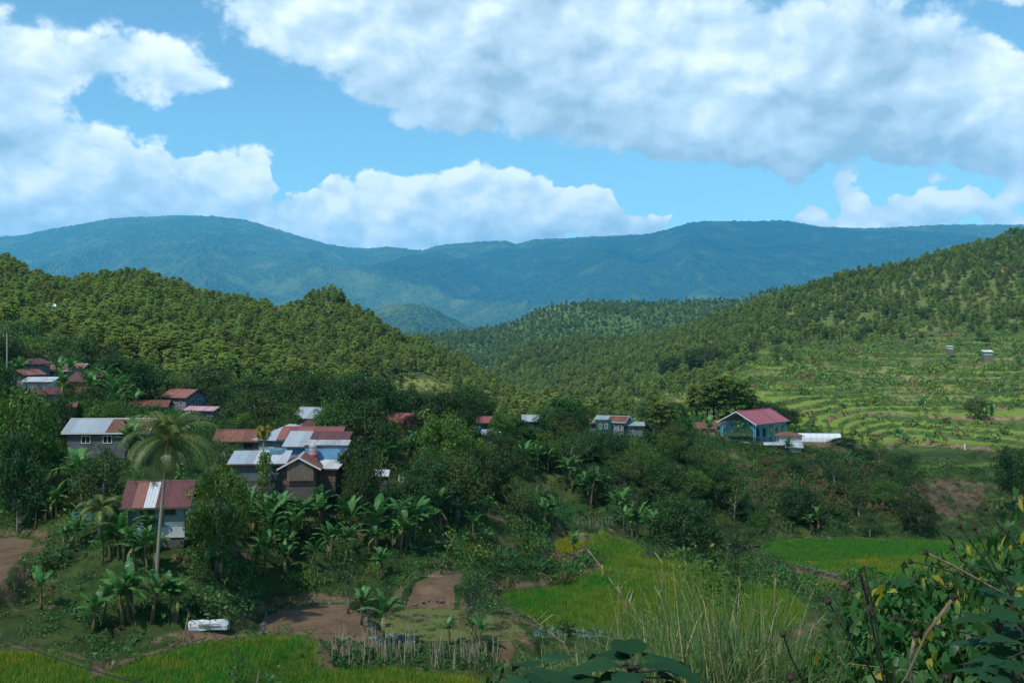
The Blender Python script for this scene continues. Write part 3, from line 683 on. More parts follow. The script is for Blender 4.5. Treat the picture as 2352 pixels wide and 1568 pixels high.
def trunk_mesh(name, H, r0, rng, limbs, m, lean=0.06, n=7, forks=None):
    mb = MB(); k = 7
    bend = rng.normal(size=2) * lean * H; pts, rad = [], []
    for i in range(k):
        t = i / (k - 1); pts.append((bend[0] * t * t, bend[1] * t * t, H * t)); rad.append(r0 * (1 - 0.75 * t) + (0.35 * r0 if i == 0 else 0))
    mb.tube(pts, rad, n)
    for tip in limbs:
        tip = np.asarray(tip, float); t = float(np.clip(tip[2] / H * 0.62 + rng.uniform(-0.12, 0.05), 0.18, 0.92))
        s = np.array([bend[0] * t * t, bend[1] * t * t, H * t]); mid = (s + tip) / 2 + np.array([0, 0, -0.12 * np.linalg.norm(tip - s)])
        rr = r0 * (1 - 0.75 * t) * 0.55
        mb.tube([s, mid, tip], [rr, rr * 0.6, rr * 0.2], 5)
    return mb.mesh(name, m, True)

def make_pine(seed):
    rng = np.random.default_rng(seed); H = rng.uniform(10.0, 13.0); R = rng.uniform(1.9, 3.1)
    t0 = rng.uniform(0.3, 0.55); parts, limbs = [], []
    nl = int(rng.integers(30, 38))
    for i in range(nl):
        t = t0 + (1 - t0) * (i / nl) ** 0.85
        prof = math.sin(math.pi * min(1, ((t - t0) / (1 - t0)) * 0.72 + 0.24)) ** 0.7
        Lb = R * prof * rng.uniform(0.6, 1.1); a = i * 2.4 + rng.normal() * 0.5
        tip = np.array([math.cos(a) * Lb, math.sin(a) * Lb, H * t + Lb * rng.uniform(0.05, 0.35)])
        if i % 3 == 0: limbs.append(tip * np.array([.8, .8, 1]))
        for q in (1.0, 0.62):
            c = np.array([tip[0] * q, tip[1] * q, H * t + (tip[2] - H * t) * q]); r = (0.55 + 0.35 * rng.random()) * (1 if q == 1 else 0.8)
            n = 15; d = sphere_dirs(n, rng, -0.15)
            P = c + d * np.array([r * 1.25, r * 1.25, r * 0.45])
            parts.append(leaves(P, d * np.array([.6, .6, 1]) + np.array([0, 0, 0.5]), 0.80, 0.40, rng, 0.0, 0.5))
    top = np.array([0, 0, H * 0.99]); d = sphere_dirs(30, rng, -0.3)
    parts.append(leaves(top + d * 0.75 * np.array([1, 1, .6]), d + np.array([0, 0, .4]), 0.75, 0.38, rng, 0.0, 0.5))
    return trunk_mesh("trunk", H * 0.97, 0.20, rng, limbs, BARK, 0.03, 6), leaf_mesh("crown", parts, LM['pine']), 2 * R, H
def make_broad(seed, H=8.0, R=4.0, base=0.28, ncl=80, rc=(0.7, 1.3), dens=70, L=0.36, W=0.15, m='mango', bk=None, shell=0.62, flat=0.85, trunk=0.28, jit=0.55, droop=0.35, lob=0.25, multi=1):
    rng = np.random.default_rng(seed); C, Rr = [], []
    cz = H * (base + (1 - base) / 2); hz = H * (1 - base) / 2
    while len(C) < ncl:
        d = sphere_dirs(1, rng, -0.9)[0]; f = shell + (1 - shell) * rng.random() ** 0.7
        f *= 1 + lob * float(vnoise(d[0] * 2.1 + seed, d[1] * 2.1 + d[2] * 1.7, seed))
        r = rng.uniform(*rc)
        C.append(np.array([d[0] * (R - r * .6) * f, d[1] * (R - r * .6) * f, cz + d[2] * (hz - r * .5) * f])); Rr.append(r)
    parts = clump_leaves(C, Rr, dens, L, W, rng, flat, jit, droop)
    idx = rng.choice(len(C), min(14, len(C)), replace=False)
    mb = trunk_mesh("trunk", H * 0.72, trunk, rng, [C[i] for i in idx], bk or BARK_G, 0.05)
    return mb, leaf_mesh("crown", parts, LM[m]), 2 * R, H
def make_bamboo(seed, H=11.0, R=3.2, n=34):
    rng = np.random.default_rng(seed); mb = MB(); parts = []
    for i in range(n):
        a = rng.uniform(0, 2 * np.pi); h = H * rng.uniform(0.55, 1.0); sp = R * rng.uniform(0.25, 1.0); b = rng.uniform(0.05, 0.35)
        pts = []
        for k in range(8):
            t = k / 7; r = b + sp * t ** 2.2; z = h * (t - 0.22 * t ** 4 * (sp / R))
            pts.append(np.array([math.cos(a) * r, math.sin(a) * r, z]))
        mb.tube(pts, [0.05 * (1 - 0.8 * k / 7) for k in range(8)], 4)
        for k in range(3, 8):
            for _ in range(2):
                c = pts[k] + rng.normal(size=3) * 0.30; r = rng.uniform(0.5, 0.95); m = 30
                d = sphere_dirs(m, rng, -0.6); P = c + d * r * np.array([1, 1, .8])
                parts.append(leaves(P, d + np.array([0, 0, .5]), 0.55, 0.15, rng, 0.9, 0.5))
    return mb.mesh("culms", CULM, True), leaf_mesh("crown", parts, LM['bamboo']), 2 * R, H * 0.92
def make_bush(seed, m, R=1.0, H=1.3, L=0.22, W=0.11, ncl=9, dens=62, grow=0.5):
    rng = np.random.default_rng(seed); C, Rr = [], []
    for i in range(ncl):
        a = rng.uniform(0, 2 * np.pi); r = R * math.sqrt(rng.random()) * 0.8; cr = rng.uniform(0.3, 0.5) * R
        C.append(np.array([r * math.cos(a), r * math.sin(a), max(cr * .4, H * (1 - (r / R) ** 2 * 0.6) * rng.uniform(.45, .95) - cr * .5)])); Rr.append(cr)
    return leaf_mesh("foliage", clump_leaves(C, Rr, dens / R / R, L, W, rng, 0.85, 0.6, 0.35, -0.3), LM[m])
def blades(n, rng, R, H, W, m, lean=0.5, seg=3, name="blades", curl=0.5, hvar=(0.6, 1.1), tip=None):
    V, Q, T_ = [], [], []
    for i in range(n):
        a = rng.uniform(0, 2 * np.pi); r = R * math.sqrt(rng.random()); b = np.array([r * math.cos(a), r * math.sin(a), 0])
        h = H * rng.uniform(*hvar); dirn = rng.uniform(0, 2 * np.pi); ln = lean * h * rng.random(); w = W * rng.uniform(.7, 1.3)
        u = np.array([math.cos(dirn), math.sin(dirn), 0]); s = np.array([-u[1], u[0], 0]); tt = rng.random(); o = len(V)
        for k in range(seg + 1):
            t = k / seg; p = b + u * ln * t ** 1.8 + np.array([0, 0, h * (t - curl * t ** 3 * (ln / h))]); ww = w * (1 - t) ** 0.7 * (0.5 if k == 0 else 1) + 0.002
            V += [p - s * ww / 2, p + s * ww / 2]; T_ += [tt, tt]
        for k in range(seg): q = o + 2 * k; Q.append((q, q + 1, q + 3, q + 2))
    return mesh_np(name, V, Q, LM[m], False, {"tint": ('FLOAT', 'POINT', T_)})

# bananas: stem and leaves are separate parts
def banana_leaf(rng, L=2.1, W=0.55, elev=1.0, torn=0.3, dry=False):
    n = 11; V, Q, T_ = [], [], []
    th = elev; p = np.array([0, 0, 0.0]); pts = [p]; st = L / n
    for k in range(n):
        p = p + np.array([math.cos(th), 0, math.sin(th)]) * st; pts.append(p); th -= (0.04 + 0.17 * k / n) * rng.uniform(.7, 1.3)
    tint = 0.95 if dry else rng.uniform(0.1, 0.85)
    for side in (-1, 1):
        for k in range(1, n):
            t0, t1 = k / n, (k + 1) / n; wf = lambda t: W * 0.5 * (math.sin(math.pi * min(1, 0.12 + 0.88 * t)) ** 0.55)
            gap = 0.30 * st if rng.random() < torn else 0.0; dz = -rng.uniform(-0.05, 0.40)
            a, b = pts[k], pts[k + 1]; ba = a + (b - a) * gap / st if gap else a; sw = rng.normal() * 0.05 if gap else 0
            w0, w1 = wf(t0), wf(min(t1, 0.985)); o = len(V)
            V += [a, b, b + np.array([sw, side * w1, dz * w1]), ba + np.array([sw, side * w0, dz * w0])]
            tv = tint + rng.normal() * 0.06; T_ += [tv] * 4
            Q.append((o, o + 1, o + 2, o + 3) if side > 0 else (o + 3, o + 2, o + 1, o))
    for k in range(n):       # midrib
        o = len(V); r = 0.035 * (1 - k / n) + 0.008; r2 = 0.035 * (1 - (k + 1) / n) + 0.008; z = np.array([0, 0, 0.012])
        V += [pts[k] + z + np.array([0, -r, 0]), pts[k] + z + np.array([0, r, 0]), pts[k + 1] + z + np.array([0, r2, 0]), pts[k + 1] + z + np.array([0, -r2, 0])]
        T_ += [0.8] * 4; Q.append((o, o + 1, o + 2, o + 3))
    return mesh_np("leaf", V, Q, LM['banana'], False, {"tint": ('FLOAT', 'POINT', np.clip(T_, 0, 1))})
def make_banana(seed):
    rng = np.random.default_rng(seed); H = rng.uniform(1.5, 2.5); ls = []
    mb = MB(); mb.tube([(0, 0, -0.2), (0.03, 0, H * .4), (0.0, 0.05, H), (0.02, 0.05, H + 0.35)], [0.15, 0.13, 0.09, 0.05], 7)
    stem = mb.mesh("stem", STEM_B, True); n = int(rng.integers(8, 11))
    for i in range(n):
        f = i / n; el = 1.45 - 0.95 * f + rng.normal() * 0.12
        ls.append((banana_leaf(rng, rng.uniform(1.6, 2.3), rng.uniform(.50, .70), el, rng.uniform(.15, .55)), i * 2.4 + rng.normal() * 0.3, H + 0.3 - 0.30 * f))
    for i in range(int(rng.integers(0, 3))):
        ls.append((banana_leaf(rng, 1.4, .3, -0.6, .6, True), rng.uniform(0, 6.28), H - 0.1))
    return stem, ls, 4.0, H + 1.9
def frond_mesh(rng, L=4.2, elev=0.9, sag=0.13, leaflet=0.75, nlf=46, m='palm', dry=False, w=0.048):
    V, Q, T_ = [], [], []; th = elev; p = np.zeros(3); pts = [p]; n = 16; st = L / n
    for k in range(n):
        p = p + np.array([math.cos(th), 0, math.sin(th)]) * st; pts.append(p); th -= sag * (0.6 + 0.9 * k / n)
    pts = np.array(pts); tint = 0.93 if dry else rng.uniform(0.15, .75)
    for k in range(n):
        r, r2 = 0.05 * (1 - k / n) + .008, 0.05 * (1 - (k + 1) / n) + .008; o = len(V)
        V += [pts[k] + [0, -r, .01], pts[k] + [0, r, .01], pts[k + 1] + [0, r2, .01], pts[k + 1] + [0, -r2, .01]]; T_ += [0.96] * 4; Q.append((o, o + 1, o + 2, o + 3))
    for i in range(nlf):
        t = 0.14 + 0.85 * i / nlf; f = t * n; k = min(int(f), n - 1); a = pts[k] + (pts[k + 1] - pts[k]) * (f - k); d = unit(pts[k + 1] - pts[k])
        ll = leaflet * (0.45 + 0.75 * math.sin(math.pi * min(1, 0.18 + 0.8 * t))) * rng.uniform(.85, 1.1)
        for sd in (-1, 1):
            u = unit(np.array([0, sd * 0.9, 0.12]) + d * 0.75 + rng.normal(size=3) * 0.06); e1 = a + u * ll * 0.5; e2 = a + u * ll + np.array([0, 0, -ll * rng.uniform(.35, .75)])
            wd = d * w; o = len(V); tv = np.clip(tint + rng.normal() * 0.1, 0, 1)
            V += [a - wd * .5, a + wd * .5, e1 + wd * .6, e1 - wd * .6, e2]; T_ += [tv] * 5
            Q += [(o, o + 1, o + 2, o + 3), (o + 3, o + 2, o + 4, o + 4)]
    me = bpy.data.meshes.new("frond"); me.from_pydata([tuple(v) for v in V], [], [q if q[2] != q[3] else q[:3] for q in Q])
    at_ = me.attributes.new("tint", 'FLOAT', 'POINT'); at_.data.foreach_set("value", np.array(T_, dtype=np.float32)); me.materials.append(LM[m]); return me

PROTO = {}
PROTO['pine'] = [make_pine(100 + i) for i in range(10)]
PROTO['mango'] = [make_broad(200 + i, 7.5, 4.0, 0.10, 95, (0.65, 1.15), 95, 0.34, 0.13, 'mango', lob=.35) for i in range(3)]
PROTO['dark'] = [make_broad(220 + i, 10, 5.6, 0.12, 110, (0.8, 1.6), 55, 0.42, 0.18, 'dark', lob=.4) for i in range(3)]
PROTO['olive'] = [make_broad(240 + i, 9, 4.2, 0.18, 80, (0.6, 1.2), 60, 0.34, 0.14, 'olive', BARK_P, shell=.35, lob=.5) for i in range(3)]
PROTO['gold'] = [make_broad(260, 8, 4.2, 0.15, 85, (0.6, 1.2), 62, 0.34, 0.14, 'gold', BARK_G, shell=.4, lob=.5)]
PROTO['red'] = [make_broad(270, 8, 3.4, 0.15, 60, (0.6, 1.1), 60, 0.36, 0.15, 'red', BARK_G, shell=.4)]
PROTO['slim'] = [make_broad(280 + i, 6.5, 2.0, 0.30, 44, (0.35, 0.7), 95, 0.26, 0.10, 'dark', BARK_G, shell=.25, trunk=.09, lob=.6) for i in range(2)]
PROTO['vine'] = [make_broad(290, 4.0, 0.8, 0.0, 34, (0.3, 0.5), 150, 0.22, 0.14, 'lime', BARK_G, shell=.5, trunk=.1)]
PROTO['forest'] = [make_broad(300 + i, 9, 4.0, 0.12, 46, (0.9, 1.6), 26, 0.62, 0.32, 'olive', shell=.5, lob=.4) for i in range(3)]
PROTO['bamboo'] = [make_bamboo(320 + i) for i in range(3)]
PROTO['banana'] = [make_banana(340 + i) for i in range(6)]

def plant(kind, name, x, Y, w, h, label, cat, group=None, k=None, z=None, rz=None, parts=("trunk", "crown")):
    pr = PROTO[kind]; pr = pr[(k if k is not None else random.randrange(len(pr))) % len(pr)]
    e = empty(name, (x, Y, (gz(x, Y) if z is None else z) - 0.1), random.uniform(0, 6.28) if rz is None else rz)
    e.scale = (w / pr[2], w / pr[2], h / pr[3])
    obj(parts[0], pr[0], e); obj(parts[1], pr[1], e)
    return tag(e, label, cat, group)
def plant_px(kind, name, px, top, Y, wpx, label, cat="tree", group=None, k=None, hmin=None, **kw):
    x = at(px, Y); g = gz(x, Y); h = max(zz(top, Y) - g, hmin or 1.0); w = wpx / F * Y
    h = min(h, 2.6 * w) if kind not in ('bamboo', 'slim', 'vine', 'pine') else h
    z = zz(top, Y) - h if kind not in ('pine',) else None
    return plant(kind, name, x, Y, w, h, label, cat, group, k, z=min(z, g) + 0.1 if z is not None else None, **kw)
def banana(x, Y, s, label, group, k=None, z=None):
    stem, ls, w, h = PROTO['banana'][k if k is not None else random.randrange(6)]
    e = empty("banana_plant", (x, Y, gz(x, Y) if z is None else z), random.uniform(0, 6.28), s)
    obj("stem", stem, e)
    for me, a, zh in ls: obj("leaf", me, e, (0.02 * math.cos(a), 0.02 * math.sin(a), zh), (0, 0, a))
    e.rotation_euler.x = random.uniform(-.12, .12); e.rotation_euler.y = random.uniform(-.12, .12)
    return tag(e, label, "banana plant", group)

# ------------------------------------------------------------------ scatter of uncountable growth: one object of kind stuff per kind, instances picked from prototypes
def scatter(name, protos, P, S, label, cat, rz=None, pid=None, tilt=0.08, parent=None, SZ=None):
    n = len(P)
    if n == 0: return
    c = bpy.data.collections.new(name + "_kinds")
    for i, me in enumerate(protos):
        c.objects.link(bpy.data.objects.new("%s_kind_%02d" % (name, i), me))
    rot = np.stack([RNG.normal(size=n) * tilt, RNG.normal(size=n) * tilt, RNG.uniform(0, 6.28, n) if rz is None else rz], 1)
    pid = RNG.integers(0, len(protos), n) if pid is None else pid
    scl = np.stack([S, S, S if SZ is None else SZ], 1)
    me = bpy.data.meshes.new(name); me.vertices.add(n); me.vertices.foreach_set("co", np.asarray(P, np.float32).ravel())
    for an, typ, arr in (("rot", 'FLOAT_VECTOR', rot), ("scl", 'FLOAT_VECTOR', scl)):
        a = me.attributes.new(an, typ, 'POINT'); a.data.foreach_set("vector", arr.astype(np.float32).ravel())
    a = me.attributes.new("pid", 'INT', 'POINT'); a.data.foreach_set("value", pid.astype(np.int32))
    g = bpy.data.node_groups.new(name + "_scatter", 'GeometryNodeTree')
    g.interface.new_socket(name="Geometry", in_out='INPUT', socket_type='NodeSocketGeometry')
    g.interface.new_socket(name="Geometry", in_out='OUTPUT', socket_type='NodeSocketGeometry')
    N = g.nodes; l = g.links; gi = N.new('NodeGroupInput'); go = N.new('NodeGroupOutput')
    ip = N.new('GeometryNodeInstanceOnPoints'); ci = N.new('GeometryNodeCollectionInfo')
    ci.inputs['Collection'].default_value = c; ci.inputs['Separate Children'].default_value = True; ci.inputs['Reset Children'].default_value = True
    def na(nm, typ):
        q = N.new('GeometryNodeInputNamedAttribute'); q.data_type = typ; q.inputs['Name'].default_value = nm; return q.outputs['Attribute']
    l.new(gi.outputs[0], ip.inputs['Points']); l.new(ci.outputs[0], ip.inputs['Instance']); ip.inputs['Pick Instance'].default_value = True
    l.new(na("pid", 'INT'), ip.inputs['Instance Index']); l.new(na("rot", 'FLOAT_VECTOR'), ip.inputs['Rotation']); l.new(na("scl", 'FLOAT_VECTOR'), ip.inputs['Scale'])
    l.new(ip.outputs[0], go.inputs[0])
    o = obj(name, me, parent); md = o.modifiers.new("scatter", 'NODES'); md.node_group = g
    return tag(o, label, cat, kind="stuff")
def one_mesh(tm, cm):
    """trunk and crown of a prototype in one mesh with two materials, for far-off woods"""
    V1 = np.empty(len(tm.vertices) * 3, np.float32); tm.vertices.foreach_get("co", V1); V2 = np.empty(len(cm.vertices) * 3, np.float32); cm.vertices.foreach_get("co", V2)
    f1 = [tuple(p.vertices) for p in tm.polygons]; f2 = [tuple(i + len(tm.vertices) for i in p.vertices) for p in cm.polygons]
    me = bpy.data.meshes.new("tree"); me.from_pydata(np.concatenate([V1, V2]).reshape(-1, 3).tolist(), [], f1 + f2)
    me.materials.append(tm.materials[0]); me.materials.append(cm.materials[0])
    me.polygons.foreach_set("material_index", np.array([0] * len(f1) + [1] * len(f2), dtype=np.int32))
    t2 = np.empty(len(cm.vertices), np.float32); cm.attributes["tint"].data.foreach_get("value", t2)
    a = me.attributes.new("tint", 'FLOAT', 'POINT'); a.data.foreach_set("value", np.concatenate([np.zeros(len(tm.vertices), np.float32), t2])); me.update(); return me
# ------------------------------------------------------------------ pine woods on the hills
def spotv(px, py, L):
    v = np.zeros(len(px))
    for (cx, cy, rx, ry, a) in L: v = np.maximum(v, a * np.exp(-(((px - cx) / rx) ** 2 + ((py - cy) / ry) ** 2)))
    return v
def poisson(n, x0, x1, y0, y1, spacing, rng):
    """jittered grid in (slope, distance)"""
    P = []
    Y = y0
    while Y < y1:
        w0, w1 = (x0 - CX) / F * Y, (x1 - CX) / F * Y; k = max(1, int((w1 - w0) / spacing))
        xs = np.linspace(w0, w1, k) + rng.normal(size=k) * spacing * 0.38; ys = Y + rng.normal(size=k) * spacing * 0.38
        P.append(np.stack([xs, ys], 1)); Y += spacing
    return np.concatenate(P)
_r = np.random.default_rng(5)
A = np.concatenate([poisson(0, -260, 720, 226, 268, 5.2, _r), poisson(0, -260, 1260, 268, 580, 3.8, _r), poisson(0, 1120, 2640, 560, 960, 5.6, _r), poisson(0, 1100, 1700, 520, 1120, 6.4, _r), poisson(0, 1180, 1720, 250, 520, 7.5, _r), poisson(0, 1600, 2560, 430, 560, 9, _r)])
ax, ay = A[:, 0], A[:, 1]; az_ = ground(ax, ay); apx = CX + F * ax / ay; apy = CY - F * az_ / ay
LEFT = (apx < 1250) & (ay < 600)
open_ = spotv(apx, apy, [(960, 905, 115, 36, 1), (1080, 932, 130, 18, 1), (570, 835, 45, 22, .9), (620, 880, 50, 28, .8), (730, 925, 110, 30, 1.2), (60, 745, 45, 14, 1), (110, 715, 30, 16, .8), (40, 790, 60, 22, .7)])
rgt = spotv(apx, apy, [(2100, 850, 330, 60, 1.3), (2200, 770, 200, 40, .75), (2050, 960, 420, 60, 1.3), (1950, 900, 250, 60, 1.2), (1800, 905, 120, 45, .9), (1500, 930, 160, 26, .6), (1640, 800, 40, 14, .8), (1300, 880, 120, 40, .35), (2250, 690, 90, 30, .6)])
keep = RNG.random(len(ax)) > np.where(LEFT, open_ * 1.25, rgt * 1.05)
keep &= ~((ay > 250) & (ay < 430) & (apx > 1560))
keep &= ~((ay < 345) & (apx > 820) & (apx < 1280) & (RNG.random(len(ax)) < 0.85))
keep &= ~((ay < 330) & (apx > 1180) & (apx < 1560) & (RNG.random(len(ax)) < 0.8))
keep &= (RNG.random(len(ax)) < np.where((ay > 430) & (ay < 560) & (apx > 1600), 0.45, 1.0))
keep &= (RNG.random(len(ax)) < np.where((ay < 560) & (apx > 1200) & (apx <= 1720), 0.65, 1.0))
clmp = fbm(ax / 28.0, ay / 28.0, 3, 61)
keep &= (clmp > -0.33) | (RNG.random(len(ax)) < 0.35)
A = np.stack([ax, ay, az_], 1)[keep]; apx, apy = apx[keep], apy[keep]
# the 300 that stand nearest in view are trees of their own, the rest one wood
inv = (apx > -20) & (apx < 2372); order = np.argsort(np.where(inv & (apx < 1250), A[:, 1], 1e9))
near = order[:300]; rest = np.setdiff1d(np.arange(len(A)), near)
for i in near:
    s = random.uniform(0.38, .76); p = PROTO['pine'][i % 10]
    plant('pine', "pine_tree", A[i, 0], A[i, 1], p[2] * s * random.uniform(.95, 1.3), p[3] * s, ("small" if s < .5 else "tall" if s > .65 else "mid-sized") + " olive green pine on the sunlit hillside behind the village", "pine tree", ("small" if s < .5 else "tall" if s > .65 else "mid-sized") + " pines on the lower slope of the wooded hill", i, z=A[i, 2])
PM = [one_mesh(p[0], p[1]) for p in PROTO['pine']]
FM = [one_mesh(p[0], p[1]) for p in PROTO['forest']]
hillL = rest[(apx[rest] < 1250) & (A[rest, 1] < 600)]; hillR = np.setdiff1d(rest, hillL)
scatter("pine_wood", PM + FM, A[hillL], RNG.uniform(.32, .72, len(hillL)), "dense olive pine wood covering the hill behind the village", "pine wood", tilt=0.05, pid=np.where(RNG.random(len(hillL)) < .10, RNG.integers(10, 13, len(hillL)), RNG.integers(0, 10, len(hillL))))
isf = RNG.random(len(hillR)) < 0.22 + 0.35 * (fbm(A[hillR, 0] / 40, A[hillR, 1] / 40, 2, 71) > 0.15)
pid = np.where(isf, RNG.integers(10, 13, len(hillR)), RNG.integers(0, 10, len(hillR)))
scatter("mixed_wood", PM + FM, A[hillR], RNG.uniform(.4, .82, len(hillR)), "pine and broadleaf wood climbing the steep hill beyond the terraces", "wood", pid=pid, tilt=0.03)
# far hill
X, Yh, Zh = MID_XYZ; xs, ys, zs = X[:131].ravel(), Yh[:131].ravel(), Zh[:131].ravel()
sel = RNG.choice(len(xs), 26000, replace=False); ppx = CX + F * xs[sel] / ys[sel]; sel = sel[(ppx > 780) & (ppx < 2000)]
Pm = np.stack([xs[sel] + RNG.normal(size=len(sel)) * 2, ys[sel] + RNG.normal(size=len(sel)) * 3, zs[sel] - 1.0], 1)
scatter("far_wood", PM[:3] + FM, Pm, RNG.uniform(.6, 1.0, len(sel)), "hazy blue-green wood on the hill in the middle of the valley", "wood", tilt=0.03)
# understorey on the hills, scrub on the terraces
BU = [make_bush(400 + i, m) for i, m in enumerate(('bush', 'bush', 'lime', 'herb', 'olive', 'dark', 'lime', 'dryg'))]
BC = [make_bush(420 + i, m, 1.2, 1.4, 0.42, 0.24, 8, 26) for i, m in enumerate(('bush', 'lime', 'lime', 'olive', 'dryg'))]
B = np.concatenate([poisson(0, -150, 1300, 250, 560, 3.6, _r), poisson(0, 1200, 2520, 232, 640, 2.5, _r)])
bz = ground(B[:, 0], B[:, 1]); bpx = CX + F * B[:, 0] / B[:, 1]; bpy_ = CY - F * bz / B[:, 1]
_g = ground(B[:, 0], B[:, 1], True); tm = terrace_mask(B[:, 0], B[:, 1]); rs = _g[3]
pr = np.where(bpx < 1250, 0.55, 0.75) * np.where((tm > .5) & (B[:, 1] < 345), 0.04 + 0.9 * rs, 1.0) * np.where((tm > .5) & (B[:, 1] >= 345), .95 + 1.0 * rs, 1.0)
pr = pr * (1 - 0.75 * spotv(bpx, bpy_, [(960, 905, 110, 36, 1), (1080, 932, 120, 20, 1)]))
pr = pr * (0.45 + 0.9 * (fbm(B[:, 0] / 16, B[:, 1] / 10, 3, 81) > -0.05))
k = RNG.random(len(B)) < pr
Bp = np.stack([B[k, 0], B[k, 1], bz[k] - 0.1], 1)
k2 = 0
scatter("hillside_scrub", BC, Bp, RNG.uniform(.5, 1.2, len(Bp)) * (1 + 1.1 * (RNG.random(len(Bp)) < .18)), "low green and straw-coloured scrub over terraces and hill slopes", "scrub", pid=RNG.choice(5, len(Bp), p=[.3, .28, .2, .12, .10]))
# ------------------------------------------------------------------ house materials
def roof_mat(name, base, rust, amt, scale=0.9):
    m, T = mat(name); tc = T.new('ShaderNodeTexCoord'); co = tc.outputs['Object']
    st = T.vec('MULTIPLY', co, (2.2, 0.5, 1.0))
    oi = T.new('ShaderNodeObjectInfo')
    sh = T.vec('ADD', st, T.vec('SCALE', (31.0, 17.0, 5.0), oi.outputs['Random']))
    n = T.noise(sh, scale * 2, 6, 0.7); n2 = T.noise(sh, scale * 11, 4, 0.7)
    f = T.rng(T.math('ADD', T.math('MULTIPLY', n, 0.7), T.math('MULTIPLY', n2, 0.3)), 0.62 - amt * 0.35, 0.80 - amt * 0.35)
    c = T.mix(f, base, rust); c = T.mix(T.rng(n2, 0.4, 0.7, 0, 0.35), c, tuple(x * 0.5 for x in base))
    hs = T.new('ShaderNodeHueSaturation'); T.l.new(c, hs.inputs['Color']); T.l.new(T.rng(oi.outputs['Random'], 0, 1, 0.82, 1.15, smooth=False), hs.inputs['Value'])
    out(T, principled(T, hs.outputs[0], 0.6, n2, 0.2, 0.02, 0.0, 0.35)); return m
RM = {
 'rust': roof_mat("rusted_roofing", (0.20, 0.085, 0.055), (0.11, 0.04, 0.028), 0.5),
 'maroon': roof_mat("maroon_roofing", (0.12, 0.045, 0.045), (0.07, 0.03, 0.03), 0.4),
 'red': roof_mat("red_roofing", (0.23, 0.08, 0.07), (0.14, 0.045, 0.035), 0.35),
 'redw': roof_mat("worn_red_roofing", (0.25, 0.10, 0.075), (0.42, 0.34, 0.30), 0.25),
 'galv': roof_mat("galvanised_roofing", (0.30, 0.35, 0.39), (0.21, 0.14, 0.09), 0.25),
 'galvr': roof_mat("streaked_galvanised_roofing", (0.32, 0.37, 0.40), (0.24, 0.13, 0.07), 0.42),
 'white': roof_mat("pale_roofing", (0.46, 0.49, 0.51), (0.28, 0.22, 0.17), 0.30),
 'pink': roof_mat("pink_roofing", (0.30, 0.095, 0.115), (0.25, 0.08, 0.095), 0.2),
 'pinkp': roof_mat("pale_pink_roofing", (0.46, 0.27, 0.30), (0.36, 0.20, 0.22), 0.2),
 'teal': roof_mat("teal_roofing", (0.10, 0.22, 0.22), (0.08, 0.15, 0.15), 0.2),
 'orange': roof_mat("orange_roofing", (0.62, 0.16, 0.08), (0.45, 0.12, 0.07), 0.2),
 'mint': roof_mat("mint_roofing", (0.42, 0.62, 0.46), (0.34, 0.5, 0.4), 0.2),
}
WM = {
 'grey': plain("cement_wall", (0.20, 0.22, 0.24), 0.9, 0.9, 0.7), 'dgrey': plain("dark_cement_wall", (0.11, 0.125, 0.14), 0.9, 0.8, 0.7),
 'bluegrey': plain("blue_grey_wall", (0.20, 0.27, 0.29), 0.85, 0.7, 0.5), 'green': plain("green_wall", (0.025, 0.10, 0.075), 0.8, 1.0, 0.4),
 'blue': plain("blue_wall", (0.13, 0.30, 0.46), 0.8, 1.0, 0.5), 'white': plain("white_wall", (0.52, 0.56, 0.58), 0.85, 1.0, 0.4),
 'teal': plain("teal_wall", (0.06, 0.20, 0.18), 0.8, 1.0, 0.4), 'wood': plain("slat_wood", (0.20, 0.16, 0.12), 0.9, 3.0, 0.8, stretch=(4, 4, 0.4)),
 'rustw': plain("rusty_sheet_wall", (0.16, 0.09, 0.07), 0.8, 2.0, 0.8), 'brick': plain("bare_block_wall", (0.26, 0.19, 0.15), 0.9, 2.0, 0.5),
}
M_FRAME = plain("white_frame", (0.62, 0.64, 0.64), 0.6, 8, 0.25); M_WOODF = plain("dark_wood_frame", (0.10, 0.07, 0.05), 0.7, 6, 0.4)
M_PANE, _T = mat("window_glass"); out(_T, principled(_T, (0.02, 0.025, 0.03), 0.12, spec=0.5))
M_DOOR = plain("door_wood", (0.09, 0.055, 0.04), 0.7, 3, 0.5); M_POST = plain("timber_post", (0.16, 0.12, 0.08), 0.9, 4, 0.5)
M_STEEL = plain("steel_blue", (0.12, 0.48, 0.62), 0.5, 5, 0.25); M_CONC = plain("concrete", (0.28, 0.27, 0.25), 0.95, 2.0, 0.5)
M_BLACK = plain("black_cable", (0.02, 0.025, 0.03), 0.6, 5, 0.2); M_POLE = plain("pole_concrete", (0.30, 0.30, 0.30), 0.9, 3, 0.3)
M_PLINTH = plain('plinth_stone', (0.10, 0.095, 0.085), 0.95, 2.0, 0.6)
FOOT = []     # footprints to keep free of growth
_sheet = {}
def sheet_mesh(w, s, key):
    k = (round(w, 3), round(s, 2), key)
    if k in _sheet: return _sheet[k]
    n = 8; V, Q = [], []
    for i in range(n + 1):
        x = w * i / n; z = 0.022 * (i % 2)
        V += [(x, 0, z), (x, s, z), (x, 0, z - 0.012), (x, s, z - 0.012)]
    for i in range(n):
        o = 4 * i; Q += [(o, o + 4, o + 5, o + 1), (o + 2, o + 3, o + 7, o + 6), (o, o + 2, o + 6, o + 4), (o + 1, o + 5, o + 7, o + 3)]
    me = bpy.data.meshes.new("roof_sheet"); me.from_pydata(V, [], Q); me.materials.append(RM[key]); _sheet[k] = me; return me
